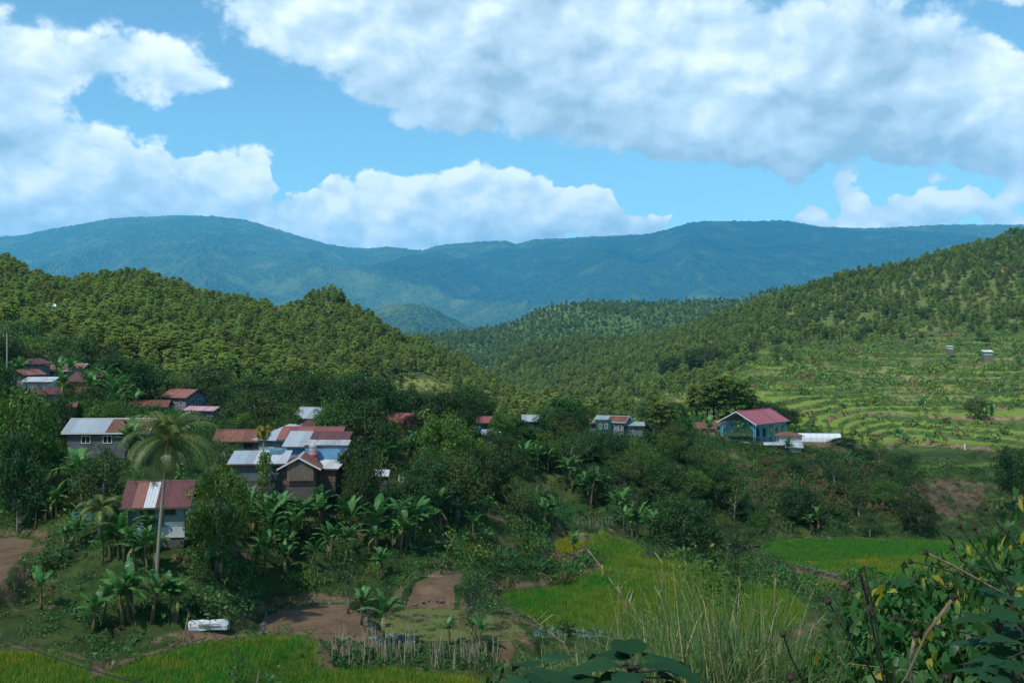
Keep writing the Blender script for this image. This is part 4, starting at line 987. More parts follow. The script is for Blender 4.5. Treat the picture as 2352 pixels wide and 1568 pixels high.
def window(e, c, w, h, face, frame=None, D=0, panes=2):
    """face 0 front(-y), 1 right(+x), 2 back, 3 left"""
    rz = (0, math.pi / 2, math.pi, -math.pi / 2)[face]; t = 0.07; mb = MB()
    mb.box((0, -0.03, h / 2 - t / 2), (w, 0.08, t)); mb.box((0, -0.03, -h / 2 + t / 2), (w, 0.08, t))
    mb.box((-w / 2 + t / 2, -0.03, 0), (t, 0.078, h - 2 * t)); mb.box((w / 2 - t / 2, -0.03, 0), (t, 0.078, h - 2 * t))
    if panes > 1: mb.box((0, -0.028, 0), (t * .8, 0.06, h - 2 * t))
    f = mb.build("window", frame or M_FRAME, e, loc=c, rot=(0, 0, rz))
    for i in range(panes):
        pw = (w - 2 * t) / panes
        MB().box((-w / 2 + t + pw * (i + .5), -0.015, 0), (pw - 0.03, 0.02, h - 2 * t)).build("pane", M_PANE, f)
    return f
def slope_sheets(e, L, s, pitch, x0, yeave, zeave, back, keys, w=0.92):
    n = max(1, round(L / w)); w = L / n
    for i in range(n):
        k = keys[i % len(keys)] if not callable(keys) else keys(i / max(n - 1, 1))
        me = sheet_mesh(w - 0.008, s, k)
        if not back: obj("roof_sheet", me, e, (x0 + i * w, yeave, zeave), (pitch, 0, 0))
        else: obj("roof_sheet", me, e, (x0 + L - i * w, -yeave, zeave), (pitch, 0, math.pi))
def house(name, px, Y, L, D, H, rz, roofk, wall, label, wins=(), pitch=0.42, over=0.45, roof='gable', bk=None, cat="house", z=None, base=2.2, door=None, trim=None, group=None, x=None, gw=None, pz=None, frame=None):
    x = at(px, Y) if x is None else x; z = gz(x, Y) + 0.15 if z is None else z
    if pz is not None: z = zz(pz, Y)
    e = empty(name, (x, Y, z), rz); FOOT.append((x, Y, max(L, D) * 0.5 + 0.4))
    hl, hd = L / 2, D / 2; rise = hd * math.tan(pitch)
    mb = MB()
    if roof == 'gable':
        V = [(-hl, -hd, 0), (-hl, hd, 0), (-hl, hd, H), (-hl, 0, H + rise), (-hl, -hd, H), (hl, -hd, 0), (hl, hd, 0), (hl, hd, H), (hl, 0, H + rise), (hl, -hd, H)]
        mb.add(V, [(0, 4, 3, 2, 1), (5, 6, 7, 8, 9), (0, 5, 9, 4), (1, 2, 7, 6), (4, 9, 8, 3), (3, 8, 7, 2), (0, 1, 6, 5)])
    elif roof == 'shed':
        rs = D * math.tan(pitch)
        V = [(-hl, -hd, 0), (hl, -hd, 0), (hl, hd, 0), (-hl, hd, 0), (-hl, -hd, H), (hl, -hd, H), (hl, hd, H + rs), (-hl, hd, H + rs)]
        mb.add(V, [(3, 2, 1, 0), (4, 5, 6, 7), (0, 1, 5, 4), (1, 2, 6, 5), (2, 3, 7, 6), (3, 0, 4, 7)])
    else:
        mb.box((0, 0, H / 2), (L, D, H))
    mb.build("wall", WM[wall], e)
    if gw: # gable cladding of its own
        MB().add([(hl + .02, -hd, H * .98), (hl + .02, hd, H * .98), (hl + .02, 0, H + rise)], [(0, 1, 2)]).build("gable_panel", WM[gw], e)
    MB().box((0, 0, -base / 2 - 0.002), (L - 0.1, D - 0.1, base)).build("plinth", M_PLINTH, e)
    keys = roofk if isinstance(roofk, (list, tuple)) or callable(roofk) else [roofk]
    if roof == 'gable':
        s = (hd + over) / math.cos(pitch); ze = H - over * math.tan(pitch) + 0.04
        slope_sheets(e, L + 2 * over, s, pitch, -hl - over, -hd - over, ze, False, keys)
        slope_sheets(e, L + 2 * over, s, pitch, -hl - over, -hd - over, ze, True, bk or keys)
        k0 = keys[0] if not callable(keys) else keys(0.5)
        a = 0.16 * math.tan(pitch); zr = H + rise + 0.085
        MB().add([(-hl - over, -.16, zr - a), (hl + over, -.16, zr - a), (hl + over, 0, zr), (-hl - over, 0, zr), (hl + over, .16, zr - a), (-hl - over, .16, zr - a)], [(0, 1, 2, 3), (3, 2, 4, 5)]).build("ridge_cap", RM[trim or k0], e)
        for sx in (-1, 1):
            for sy in (-1, 1):
                b = MB(); y0 = sy * (hd + over); xx = sx * (hl + over + 0.02)
                b.add([(xx - .02, y0, ze - .14), (xx + .02, y0, ze - .14), (xx + .02, 0, H + rise - .1), (xx - .02, 0, H + rise - .1), (xx - .02, y0, ze + .02), (xx + .02, y0, ze + .02), (xx + .02, 0, H + rise + .06), (xx - .02, 0, H + rise + .06)],
                      [(3, 2, 1, 0), (4, 5, 6, 7), (0, 1, 5, 4), (1, 2, 6, 5), (2, 3, 7, 6), (3, 0, 4, 7)])
                b.build("barge_board", M_FRAME if trim == 'white' else M_WOODF, e)
        MB().box((0, -hd - over + .02, ze - .08), (L + 2 * over - .06, .03, .14)).build("fascia", M_FRAME if trim == 'white' else M_WOODF, e)
    elif roof == 'shed':
        s = (D + 2 * over) / math.cos(pitch); ze = H - over * math.tan(pitch) + 0.04
        slope_sheets(e, L + 2 * over, s, pitch, -hl - over, -hd - over, ze, False, keys)
        MB().box((0, -hd - over + .02, ze - .08), (L + 2 * over - .06, .03, .12)).build("fascia", M_FRAME if trim == 'white' else M_WOODF, e)
    else:  # hip
        ol, od = hl + over, hd + over; r = max(ol - od, 0.05); zr = H + od * math.tan(pitch); z0 = H - 0.02
        A = [(-ol, -od, z0), (ol, -od, z0), (ol, od, z0), (-ol, od, z0), (-r, 0, zr), (r, 0, zr)]
        fs = [(0, 1, 5, 4), (1, 2, 5), (2, 3, 4, 5), (3, 0, 4)]
        for i, f in enumerate(fs):
            P = [Vector(A[j]) for j in f]; b = MB(); n = len(P)
            b.add([p for p in P] + [p + Vector((0, 0, -.05)) for p in P], [tuple(range(n)), tuple(reversed(range(n, 2 * n)))] + [(j, n + j, n + (j + 1) % n, (j + 1) % n) for j in range(n)])
            b.build("roof_slope", RM[keys[i % len(keys)]], e)
    for (face, u, zc, w, h) in wins:
        c = [(u, -hd, zc), (hl, u, zc), (u, hd, zc), (-hl, u, zc)][face]
        window(e, c, w, h, face, frame)
    if door:
        face, u = door; c = [(u, -hd - .02, 1.0), (hl + .02, u, 1.0), (u, hd, 1.0), (-hl - .02, u, 1.0)][face]
        d = MB().box((0, 0, 0), (0.85, 0.06, 1.98)).build("door", M_DOOR, e, loc=c, rot=(0, 0, (0, math.pi / 2, 0, math.pi / 2)[face]))
        MB().box((0.32, -0.05, 0), (0.04, 0.05, 0.14)).build("handle", M_POLE, d)
    return tag(e, label, cat, group)
R = math.radians
# ---- the village, house by house
h = house("house", 372, 87.5, 4.6, 4.4, 2.5, R(8), lambda t: 'white' if (0.28 < t < 0.50) else ('redw' if 0.12 < t < 0.24 else 'maroon'), 'bluegrey', "blue-grey house with maroon roof patched by pale sheets behind the coconut palm",
      [(0, -0.9, 1.75, .95, .75), (0, 1.1, 1.75, .95, .75)], pitch=0.60, over=0.6, pz=1209, base=1.4, frame=M_WOODF)
MB().box((0, 0, 0), (4.55, .03, .9)).build("skirt_sheet", WM['white'], h, loc=(0.05, -2.24, -0.1))
house("house", 262, 110, 8.4, 4.5, 3.0, R(2), lambda t: 'galv' if t < 0.55 else 'rust', 'dgrey', "long grey house roofed half in pale metal and half in rust",
      [(0, -2.2, 2.05, 1.0, .85), (0, 0.1, 2.05, 1.0, .85)], pitch=0.46, trim='white', pz=1047, base=2.5)
house("house", 423, 190, 6.2, 5.0, 3.6, R(-28), 'redw', 'grey', "grey two-storey house with worn red roof among dark trees", [(1, -.9, 2.6, .9, .9), (1, 1.0, 2.6, .9, .9), (0, 1.8, 2.4, .8, .9)], pitch=0.46, pz=952, base=3)
house("shed", 470, 176, 5.4, 3.2, 1.8, R(-16), 'pinkp', 'grey', "low shed under a pale pink roof below the two-storey house", pitch=0.30, pz=963, roof='gable', cat="shed", base=3)
house("house", 345, 182, 6.5, 4.0, 2.2, R(6), 'rust', 'dgrey', "low house with plain rust roof partly hidden by the palm", pitch=0.42, pz=958, base=3)
house("hut", 306, 186, 2.0, 2.0, 1.9, R(20), 'rust', 'grey', "tiny hut with pointed rust-red hip roof among bananas", pitch=0.42, roof='hip', pz=947, cat="hut", base=3, over=.5)
house("house", 68, 178, 5.2, 4.4, 3.4, R(78), 'maroon', 'grey', "grey gabled house with dark rust eaves at the top of the village", [(3, 0, 2.3, .8, .9)], pitch=0.36, pz=878, base=3)
house("house", 62, 168, 4.0, 3.0, 2.5, R(70), 'redw', 'grey', "small grey house with rust gable below the dark-eaved house", pitch=0.42, pz=892, base=3)
house("house", 150, 184, 8.0, 4.6, 2.6, R(-6), 'rust', 'grey', "wide house with long rust roof edged in white trim", [(0, 2.0, 1.5, .9, .8)], pitch=0.40, trim='white', pz=880, base=3)
house("house", 208, 172, 5.0, 4.6, 2.3, R(-10), 'maroon', 'rustw', "house under a plain dark brown roof beside the big dark tree", pitch=0.50, pz=902, base=3)
house("lean_to", 92, 160, 4.2, 2.4, 1.9, R(4), 'white', 'white', "white lean-to with pale sheet roof under the small rust gable", pitch=0.2, roof='shed', pz=902, cat="lean-to", base=3)
house("hut", 102, 145, 3.0, 3.0, 1.7, R(35), 'maroon', 'grey', "small maroon-roofed hut above the leafy mango crown", pitch=0.45, pz=928, cat="hut", base=3)
house("hut", 150, 128, 2.2, 2.2, 1.6, R(15), 'rust', 'rustw', "little rust-roofed hut half buried in dark foliage", pitch=0.3, pz=960, cat="hut", base=3)
house("house", 575, 126, 7.5, 4.2, 2.9, R(2), 'rust', 'dgrey', "long rust-roofed house with grey walls behind the slim palm", [(0, 0.2, 2.1, 1.2, .7)], pitch=0.46, pz=1058, base=2.5, frame=M_WOODF)
house("house", 672, 122, 6.2, 5.2, 3.0, R(-22), ['galv', 'galv', 'galv', 'redw'], 'grey', "grey house with hipped roof, one slope red and one pale", [(0, -1.2, 1.6, .8, 1.0), (0, 1.4, 1.9, .9, .9)], pitch=0.50, roof='hip', pz=1062, over=.55, base=2.5)
house("lean_to", 640, 115.5, 4.0, 2.0, 1.9, R(0), 'teal', 'dgrey', "teal metal awning at the foot of the hipped house", pitch=0.16, roof='shed', pz=1078, cat="lean-to", base=2)
house("house", 722, 113, 6.2, 4.6, 3.5, R(-3), 'red', 'blue', "blue-walled house with bright red roof above a patched lower roof", [(3, .2, 2.9, .8, .9)], pitch=0.42, pz=1072, base=2, door=(0, 1.0))
house("porch", 730, 110.0, 6.2, 2.6, 2.35, R(-3), lambda t: 'galv' if t < .3 else 'maroon', 'blue', "blue porch under patched grey and maroon roof sheets", [(0, 0.2, 1.3, .9, 1.4)], pitch=0.38, roof='shed', pz=1068, base=2, cat="porch")
house("awning", 752, 107.6, 4.6, 1.1, 2.25, R(-3), 'galvr', 'blue', "streaked pale awning along the edge of the blue porch", pitch=0.30, roof='shed', pz=1068, base=1.5, cat="awning", over=.15)
house("shack", 692, 104.5, 4.4, 3.4, 2.0, R(96), 'rust', 'rustw', "shack with rusty gable roof and a front of grey wooden slats", pitch=0.50, pz=1108, base=1.5, cat="shack", over=.55, trim='white')
for i in range(22):
    pass
sl = empty("slat_front", (at(690, 102.05), 102.05, zz(1104, 102)), R(6))
for i in range(22): MB().box((-1.3 + i * .122, random.uniform(-.02, .02), 1.0 + random.uniform(-.05, .05)), (.095, .04, 2.0)).build("slat", WM['wood'], sl)
tag(sl, "wall of weathered upright wooden slats closing the shack gable", "slat wall")
house("shed", 598, 104, 5.2, 3.0, 1.9, R(4), lambda t: 'galv' if t < .4 else 'white', 'dgrey', "dark-walled shed with pale sheet roof joined to the slatted shack", pitch=0.24, roof='shed', pz=1100, base=1.5, cat="shed")
house("lean_to", 750, 105.5, 2.6, 2.0, 1.5, R(-8), 'white', 'rustw', "small rusty lean-to with pale roof at the right of the slatted shack", pitch=0.2, roof='shed', pz=1103, base=1.5, cat="lean-to")
house("house", 717, 166, 3.6, 5.2, 2.2, R(-18), 'galv', 'white', "pale-walled house with big plain grey roof between the mango trees", pitch=0.5, pz=985, base=3)
house("house", 732, 150, 3.0, 3.2, 1.6, R(-14), 'maroon', 'white', "low house with small maroon roof behind the hipped house", pitch=0.4, pz=1000, base=3)
house("house", 925, 150, 4.0, 4.4, 2.4, R(-35), 'red', 'grey', "grey gabled house with red roof between mango trees", pitch=0.42, pz=1000, base=3)
house("house", 1095, 162, 4.2, 4.0, 2.8, R(8), 'red', 'teal', "teal-walled house with red roof glimpsed between trees", pitch=0.34, pz=1006, base=3)
house("shed", 1115, 156, 4.0, 2.4, 1.3, R(-6), 'galv', 'white', "low white shed with grey roof below the teal house", pitch=0.2, roof='shed', pz=1016, base=2.5, cat="shed")
house("house", 1222, 176, 2.8, 3.6, 3.2, R(0), 'galv', 'green', "tall green house with pale blue-grey roof beside the bamboo", [(0, -.3, 2.2, .7, 1.0)], pitch=0.42, pz=1005, base=3)
house("house", 1408, 186, 5.4, 3.8, 2.9, R(-24), lambda t: 'galv' if t < .35 else 'rust', 'grey', "grey house with dark green gable and rust and pale roof", [(0, .6, 1.7, .7, .9), (0, 2.0, 1.7, .7, .9)], pitch=0.38, trim='white', pz=1000, base=2.5)
gf = empty("gable_front", (at(1386, 183.2), 183.2, zz(1002, 183.2)), R(10))
MB().box((0, 0, 1.55), (2.9, .12, 3.1)).build("wall", WM['green'], gf)
for u in (-.6, .5): window(gf, (u, -.06, 1.9), .62, 1.0, 0)
tag(gf, "dark green gable front with two white windows", "gable front")
house("shed", 1457, 185, 3.0, 2.8, 2.0, R(-6), 'galv', 'grey', "grey annex with pale flat roof beside the green gabled house", [(0, -.6, 1.3, .6, .8)], pitch=0.12, roof='shed', pz=1000, base=2.5, cat="annex")
house("house", 1372, 190, 2.6, 2.6, 2.2, R(0), 'rust', 'grey', "small rust roof peeking out behind the green gabled house", pitch=0.4, pz=995, base=3)
house("house", 1612, 214, 5.4, 4.0, 2.2, R(-12), 'rust', 'brick', "low house with rust roof behind bananas near the open pavilion", pitch=0.42, pz=1003, base=3)
house("house", 1655, 232, 4.2, 4.0, 2.6, R(-62), 'rust', 'bluegrey', "grey-blue house with rust gable behind the open pavilion", pitch=0.42, pz=1000, base=3)
house("house", 1812, 204, 4.6, 3.4, 1.9, R(-4), 'rust', 'white', "white-walled house with low rust hip roof in front of the pavilion", [(0, -1.0, 1.1, .35, .7), (0, -.5, 1.1, .35, .7)], pitch=0.30, roof='hip', pz=1020, base=1.5)
house("shed", 1784, 197.5, 4.6, 2.6, 1.1, R(-5), 'white', 'rustw', "pale-roofed low shed at the brink of the cliff", pitch=0.22, roof='gable', pz=1032, base=1.5, cat="shed")
house("shed", 1824, 196, 2.6, 2.2, 1.0, R(-14), 'white', 'white', "little white-roofed shed sloping toward the cliff edge", pitch=0.2, roof='shed', pz=1037, base=1.5, cat="shed")
# far houses
FARH = [(682, 922, 296, 4.2, 'galv', 'grey', "grey-roofed"), (705, 921, 292, 5.6, 'rust', 'rustw', "brown"), (688, 934, 286, 3.4, 'mint', 'white', "mint-roofed"), (733, 930, 282, 4.6, 'orange', 'brick', "orange-roofed"), (722, 941, 274, 5.0, 'redw', 'white', "worn red-roofed"), (700, 945, 270, 3.4, 'rust', 'white', "rusty"), (752, 939, 276, 3.2, 'rust', 'grey', "dull brown"), (768, 925, 300, 3.6, 'maroon', 'grey', "maroon-roofed"), (790, 938, 284, 4.4, 'white', 'white', "white-roofed"), (806, 941, 282, 3.6, 'redw', 'white', "pale red-roofed"), (738, 950, 262, 4.0, 'red', 'brick', "red-roofed"), (686, 888, 318, 2.6, 'red', 'white', "small red-roofed")]
for (px, py, Y, L, rk, wk, lb) in FARH:
    house("house", px, Y, L, 3.6, 2.0, R(random.uniform(-25, 25)), rk, wk, lb + " house in the far cluster at the foot of the pine hill", [(0, -.7, 1.2, .7, .7)], pitch=.36, pz=py + 3, base=4, group="far houses below the pine hill")
house("hut", 121, 330, 6.0, 5.0, 2.6, R(10), 'mint', 'white', "pale green roofed pavilion hut among pines on the hill", pitch=.30, roof='hip', pz=722, cat="hut", base=4)
house("house", 4, 300, 5, 4, 2.4, R(10), 'red', 'grey', "red-roofed house by the power pole on the hill", pitch=.36, pz=774, base=3)
house("hut", 1871, 425, 3.2, 2.6, 1.6, R(0), 'white', 'bluegrey', "white field hut standing alone on the green terraces", pitch=.2, roof='shed', pz=870, cat="hut", base=3)
house("hut", 2268, 455, 3.8, 2.8, 1.5, R(-5), 'white', 'bluegrey', "pale hut on the upper terrace beside a bare earth cut", pitch=.2, roof='shed', pz=815, cat="hut", base=3)
house("hut", 2186, 560, 6.0, 3.6, 1.8, R(-20), 'red', 'white', "red-roofed hut under the pines above the terraces", pitch=.3, pz=775, cat="hut", base=3)
house("hut", 2182, 500, 2.2, 2.2, 1.3, R(0), 'white', 'white', "small white block hut among pines at the terrace top", pitch=.1, roof='shed', pz=801, cat="hut", base=3)
for (px, py, Y, rk) in ((1650, 736, 1500, 'white'), (1664, 733, 1520, 'redw'), (1640, 740, 1480, 'galv'), (1677, 720, 1560, 'white'), (1558, 884, 640, 'white'), (1582, 886, 640, 'rust'), (1612, 876, 660, 'white'), (1468, 876, 700, 'galv')):
    house("house", px, Y, 8, 6, 3.5, R(random.uniform(-20, 20)), rk, 'white', {'white': "tiny white-roofed", 'redw': "tiny red-roofed", 'galv': "tiny grey-roofed", 'rust': "tiny rust-roofed"}[rk] + " house on the distant hillside across the valley", pitch=.36, pz=py, base=12, group="tiny houses on distant hillsides")
# ---- the open pavilion with lattice columns
def pavilion():
    A0 = np.array([50.6, 207.0]); W, Ln, Hc = 8.4, 12.4, 4.4; zf = -21.35; rz = R(45)
    c, s = math.cos(rz), math.sin(rz)
    e = empty("pavilion", (A0[0], A0[1], zf), rz)          # local x: along the length, local y: along the gable
    tag(e, "open pavilion with pink metal roof on blue lattice steel columns", "pavilion"); FOOT.append((A0[0] + 2, A0[1] + 9, 11))
    MB().box((Ln / 2, W / 2, -0.4), (Ln + 1, W + 1, 0.8)).build("floor_slab", M_CONC, e)
    cm = MB()
    for dx in (-.02, .42): cm.box((0, dx, Hc / 2), (.13, .10, Hc))
    nz = 9
    for i in range(nz):
        z0, z1 = Hc * i / nz, Hc * (i + 1) / nz; a, b = ((0, 0, z0), (0, .4, z1)) if i % 2 else ((0, .4, z0), (0, 0, z1)); cm.bar(a, b, .055, n=4)
    for i in range(2):  # knee
        t = i / 3; cm.bar((0, .42, Hc * (.62 + .12 * t)), (0, .42 + 1.3 * (t + .12), Hc * (.93 + .06 * t)), .04, n=4)
    cm.bar((0, .42, Hc * .60), (0, 1.9, Hc * 1.0), .05, n=4)
    lc = cm.mesh("lattice_column", M_STEEL)
    for i in range(6):
        x = .1 + (Ln - .2) * i / 5
        obj("lattice_column", lc, e, (x, 0, 0)); obj("lattice_column", lc, e, (x, W, 0), (0, 0, math.pi))
        tr = MB(); rise = 2.15     # roof truss
        for sgn, y0 in ((1, 0), (-1, W)):
            tr.bar((x, y0, Hc), (x, W / 2, Hc + rise), .05, n=4); tr.bar((x, y0 + sgn * .4, Hc - .1), (x, W / 2, Hc + rise - .5), .035, n=4)
            for j in range(4 if i == 0 else 0):
                t = (j + .5) / 4.5; p = (x, y0 + sgn * t * W / 2, Hc + rise * t); q = (x, y0 + sgn * (.4 + (t - .06) * (W / 2 - .4)), Hc - .1 + (rise - .4) * (t - .06)); tr.bar(p, q, .03, n=4)
        tr.build("truss", M_STEEL, e)
    # eave lattice beams with arched knees
    for y in (0.06, W - .06):
        b = MB(); b.bar((0, y, Hc), (Ln, y, Hc), .05, n=4); b.bar((0, y, Hc - .45), (Ln, y, Hc - .45), .05, n=4)
        for i in range(26): b.bar((Ln * i / 26, y, Hc - .45 * (i % 2)), (Ln * (i + 1) / 26, y, Hc - .45 * ((i + 1) % 2)), .03, n=4)
        for i in range(6):
            x = .1 + (Ln - .2) * i / 5
            for sg in (-1, 1):
                if 0 <= x + sg * .9 <= Ln: b.bar((x, y, Hc - 1.3), (x + sg * .9, y, Hc - .45), .04, n=4)
        b.build("eave_beam", M_STEEL, e)
    ov = .75; pt = math.atan(2.15 / (W / 2)); sl = (W / 2 + ov) / math.cos(pt)
    n = 15; w = (Ln + 2 * ov) / n; me = sheet_mesh(w - .004, sl, 'pink')
    for i in range(n):
        obj("roof_sheet", me, e, (-ov + i * w, -ov, Hc - ov * math.tan(pt) + .12), (pt, 0, 0))
        obj("roof_sheet", me, e, (-ov + (i + 1) * w, W + ov, Hc - ov * math.tan(pt) + .12), (pt, 0, math.pi))
    MB().box((Ln / 2, W / 2, Hc + 2.30), (Ln + 2 * ov, .34, .05)).build("ridge_cap", RM['pink'], e)
    for sy in (-1, 1):
        y0 = W / 2 + sy * (W / 2 + ov); z0 = Hc - ov * math.tan(pt); b = MB()
        b.add([(-ov - .05, y0, z0 - .12), (-ov - .01, y0, z0 - .12), (-ov - .01, W / 2, Hc + 2.05), (-ov - .05, W / 2, Hc + 2.05), (-ov - .05, y0, z0 + .1), (-ov - .01, y0, z0 + .1), (-ov - .01, W / 2, Hc + 2.25), (-ov - .05, W / 2, Hc + 2.25)], [(3, 2, 1, 0), (4, 5, 6, 7), (0, 1, 5, 4), (1, 2, 6, 5), (2, 3, 7, 6), (3, 0, 4, 7)]).build("barge_board", M_FRAME, e)
    MB().box((Ln - .5, W * .70, 1.2), (.15, W * .38, 2.4)).build("stage_wall", WM['dgrey'], e)
    MB().box((Ln - 2.0, W * .70, .3), (2.8, W * .38, .6)).build("stage", M_CONC, e)
pavilion()
# ---- plastic tunnel greenhouse
def greenhouse():
    m, T = mat("plastic_film"); out(T, principled(T, (0.58, 0.63, 0.64), 0.45, spec=0.4))
    Y = 214.0; x = at(1880, Y); z = gz(x, Y); e = empty("greenhouse", (x, Y, z), R(-6)); FOOT.append((x, Y, 5))
    tag(e, "white plastic tunnel greenhouse behind the low rust hip roof", "greenhouse")
    for i in range(7):
        b = MB(); xs = [-4.4 + i * 1.27, -4.4 + (i + 1) * 1.27 - .05]; n = 9; V = []
        for xx in xs:
            for k in range(n): a = math.pi * k / (n - 1); V.append((xx, -1.5 * math.cos(a), 0.7 + 1.0 * math.sin(a)))
        fs = [(k, k + 1, n + k + 1, n + k) for k in range(n - 1)]
        V += [(xs[0], -1.5, -.6), (xs[1], -1.5, -.6), (xs[0], 1.5, -.6), (xs[1], 1.5, -.6)]; o = 2 * n
        fs += [(0, n, o + 1, o), (n - 1, o + 2, o + 3, 2 * n - 1)]
        b.add(V, fs); b.build("film_panel", m, e, smooth=True)
        h_ = MB(); h_.tube([(xs[0] - .03, -1.52 * math.cos(math.pi * k / 8), .7 + 1.02 * math.sin(math.pi * k / 8)) for k in range(9)], .03, 4); h_.build("hoop", M_POLE, e)
    for xx in (-4.42, 4.45):
        b = MB(); b.add([(xx, -1.5, -.6), (xx, 1.5, -.6)] + [(xx, 1.5 * math.cos(math.pi * k / 8), .7 + math.sin(math.pi * k / 8)) for k in range(9)], [tuple(range(11))]); b.build("end_panel", m, e)
greenhouse()
# ---- water tank with a red band, blue drums, tarp hut, nets, sack
def tank():
    Y = 106.3; x = at(719, Y); z = zz(1063, Y); e = empty("water_tank", (x, Y, z)); tag(e, "striped metal water tank with a broad red band beside the blue house", "water tank")
    M_R = plain("red_band", (0.42, 0.06, 0.05), .6, 3, .3); M_S = plain("tank_metal", (0.45, 0.46, 0.45), .45, 3, .3, metal=.3)
    MB().bar((0, 0, .3), (0, 0, 1.9), .44, n=16).build("tank_body", M_S, e, smooth=False)
    MB().bar((0, 0, .55), (0, 0, .95), .455, n=16).build("band", M_R, e); MB().bar((0, 0, 1.25), (0, 0, 1.31), .455, n=16).build("band", M_R, e); MB().bar((0, 0, 1.6), (0, 0, 1.66), .455, n=16).build("band", M_R, e)
    MB().bar((0, 0, 1.9), (0, 0, 2.15), .44, .12, n=16).build("lid", M_S, e)
    for a in range(3): MB().bar((.3 * math.cos(a * 2.09), .3 * math.sin(a * 2.09), -1.2), (.3 * math.cos(a * 2.09), .3 * math.sin(a * 2.09), .31), .05).build("leg", M_POST, e)
tank()
M_BD = plain("blue_drum", (0.10, 0.30, 0.48), .5, 3, .2)
for i, (px, py) in enumerate(((1092, 991), (1098, 993))):
    Y = 153.0 + i; d = empty("water_drum", (at(px, Y), Y, zz(py, Y))); tag(d, ("taller" if i == 0 else "shorter") + " blue water drum in front of the teal house", "drum")
    MB().tube([(0, 0, 0), (0, 0, .5), (0, 0, .52), (0, 0, .56), (0, 0, 1.2 - .25 * i)], [.42, .42, .45, .42, .40], 12).build("drum_body", M_BD, d); MB().bar((0, 0, 1.2 - .25 * i), (0, 0, 1.26 - .25 * i), .25, n=10).build("cap", M_BD, d); MB().box((0, 0, -.8), (1, 1, 1.6)).build("stand", M_POST, d)
M_TARP = plain("grey_tarp", (0.40, 0.39, 0.36), .8, 1.5, .4); M_NET = plain("green_net", (0.03, 0.12, 0.09), .9, 9, .5); M_PLA = plain("white_plastic", (0.62, 0.65, 0.68), .5, 2.5, .35)
def drape(name, px, py, Y, w, h_, m, label, cat, sag=.25, rz=0, th=.9):
    x = at(px, Y); z = zz(py, Y); e = empty(name, (x, Y, z), rz); tag(e, label, cat); n = 12; V, Q = [], []
    for j in range(n + 1):
        for i in range(n + 1):
            u, v = i / n, j / n; f = sag * math.sin(math.pi * u) * (1 - .4 * v)
            V.append((w * (u - .5), -th * (1 - v) + .12 * vnoise(u * 5, v * 5, 9) - .1 * math.sin(9 * u), h_ * v - f * v + .10 * float(vnoise(u * 6 + 3, v * 6, 4))))
    for j in range(n):
        for i in range(n): a = j * (n + 1) + i; Q.append((a, a + 1, a + n + 2, a + n + 1))
    obj(name.split('_')[-1] + "_cloth", mesh_np("cloth", [tuple(float(c) for c in v) for v in V], Q, m, True), e)
    for s_ in (-.5, .5): MB().bar((w * s_, 0.03, -.6), (w * s_, 0.03, h_ + .15), .035).build("post", M_POST, e)
    return e
drape("tarp", 938, 1113, 117, 2.3, 1.1, M_TARP, "grey tarpaulin slung between posts above the bare bank", "tarpaulin", .45)
drape("shade_net", 190, 1192, 90, 1.9, .7, M_NET, "green netting fence below the banana clump", "net", .05, th=.3)
drape("shade_net", 757, 1163, 106, 2.0, 1.0, M_NET, "dark teal net strung beside the small soil plot", "net", .3, th=.8)
house("coop", 869, 117.5, 2.2, 1.8, 1.0, R(4), 'white', 'dgrey', "dark netted coop with white sheet roof by the grey tarpaulin", pitch=.22, roof='shed', pz=1110, base=.6, cat="coop", over=.2)
def sack():
    x, Y, z = pick(480, 1446); e = empty("planter", (x, Y, z), R(4)); tag(e, "long white plastic-wrapped planter box at the paddy bank", "planter"); FOOT.append((x, Y, 1.5))
    n, k = 16, 8; V, Q = [], []
    for i in range(n):
        t = i / (n - 1); xx = -1.5 + 3.0 * t
        for j in range(k):
            a = 2 * math.pi * j / k; r = 1 + .13 * float(vnoise(t * 6, j * 1.7, 3)); fl = .92 if 0 < i < n - 1 else .75
            V.append((xx, .42 * r * fl * math.copysign(abs(math.cos(a)) ** .5, math.cos(a)), .40 + .42 * r * fl * math.copysign(abs(math.sin(a)) ** .5, math.sin(a))))
    for i in range(n - 1):
        for j in range(k): a = i * k + j; b = i * k + (j + 1) % k; Q.append((a, b, b + k, a + k))
    me = bpy.data.meshes.new("wrap"); me.from_pydata(V, [], Q + [tuple(range(k))[::-1], tuple(range((n - 1) * k, n * k))]); me.materials.append(M_PLA); obj("wrap", me, e)
    MB().box((.1, -.46, .55), (1.6, .05, .05)).build("stick", DRYST, e); MB().box((-.3, -.47, .48), (.9, .05, .04)).build("stick", DRYST, e)
sack()
# ---- poles and cables
def pole(px, top, base, Y, label):
    x = at(px, Y); e = empty("utility_pole", (x, Y, zz(base, Y))); tag(e, label, "utility pole"); h_ = zz(top, Y) - zz(base, Y)
    MB().bar((0, 0, -1), (0, 0, h_), .15, .10, 10).build("mast", M_POLE, e); c = MB().box((0, 0, h_ - .5), (1.4, .1, .1)).build("crossarm", M_POST, e)
    for u in (-.6, 0, .6): MB().bar((u, 0, .05), (u, 0, .22), .05, .03, 6).build("insulator", M_FRAME, c, loc=(0, 0, h_ - .5))
    return (x, Y, zz(top, Y) - .3)
P1 = pole(16, 765, 880, 165, "tall concrete power pole beside the topmost village houses")
def cable(a, b, sag, r, label, group=None):
    pts = []
    for i in range(25): t = i / 24; pts.append(((a[0] + (b[0] - a[0]) * t), a[1] + (b[1] - a[1]) * t, a[2] + (b[2] - a[2]) * t - sag * 4 * t * (1 - t)))
    tag(MB().tube(pts, r, 5).build("cable", M_BLACK), label, "cable", group)
def wp(px, py, Y): return (at(px, Y), Y, zz(py, Y))
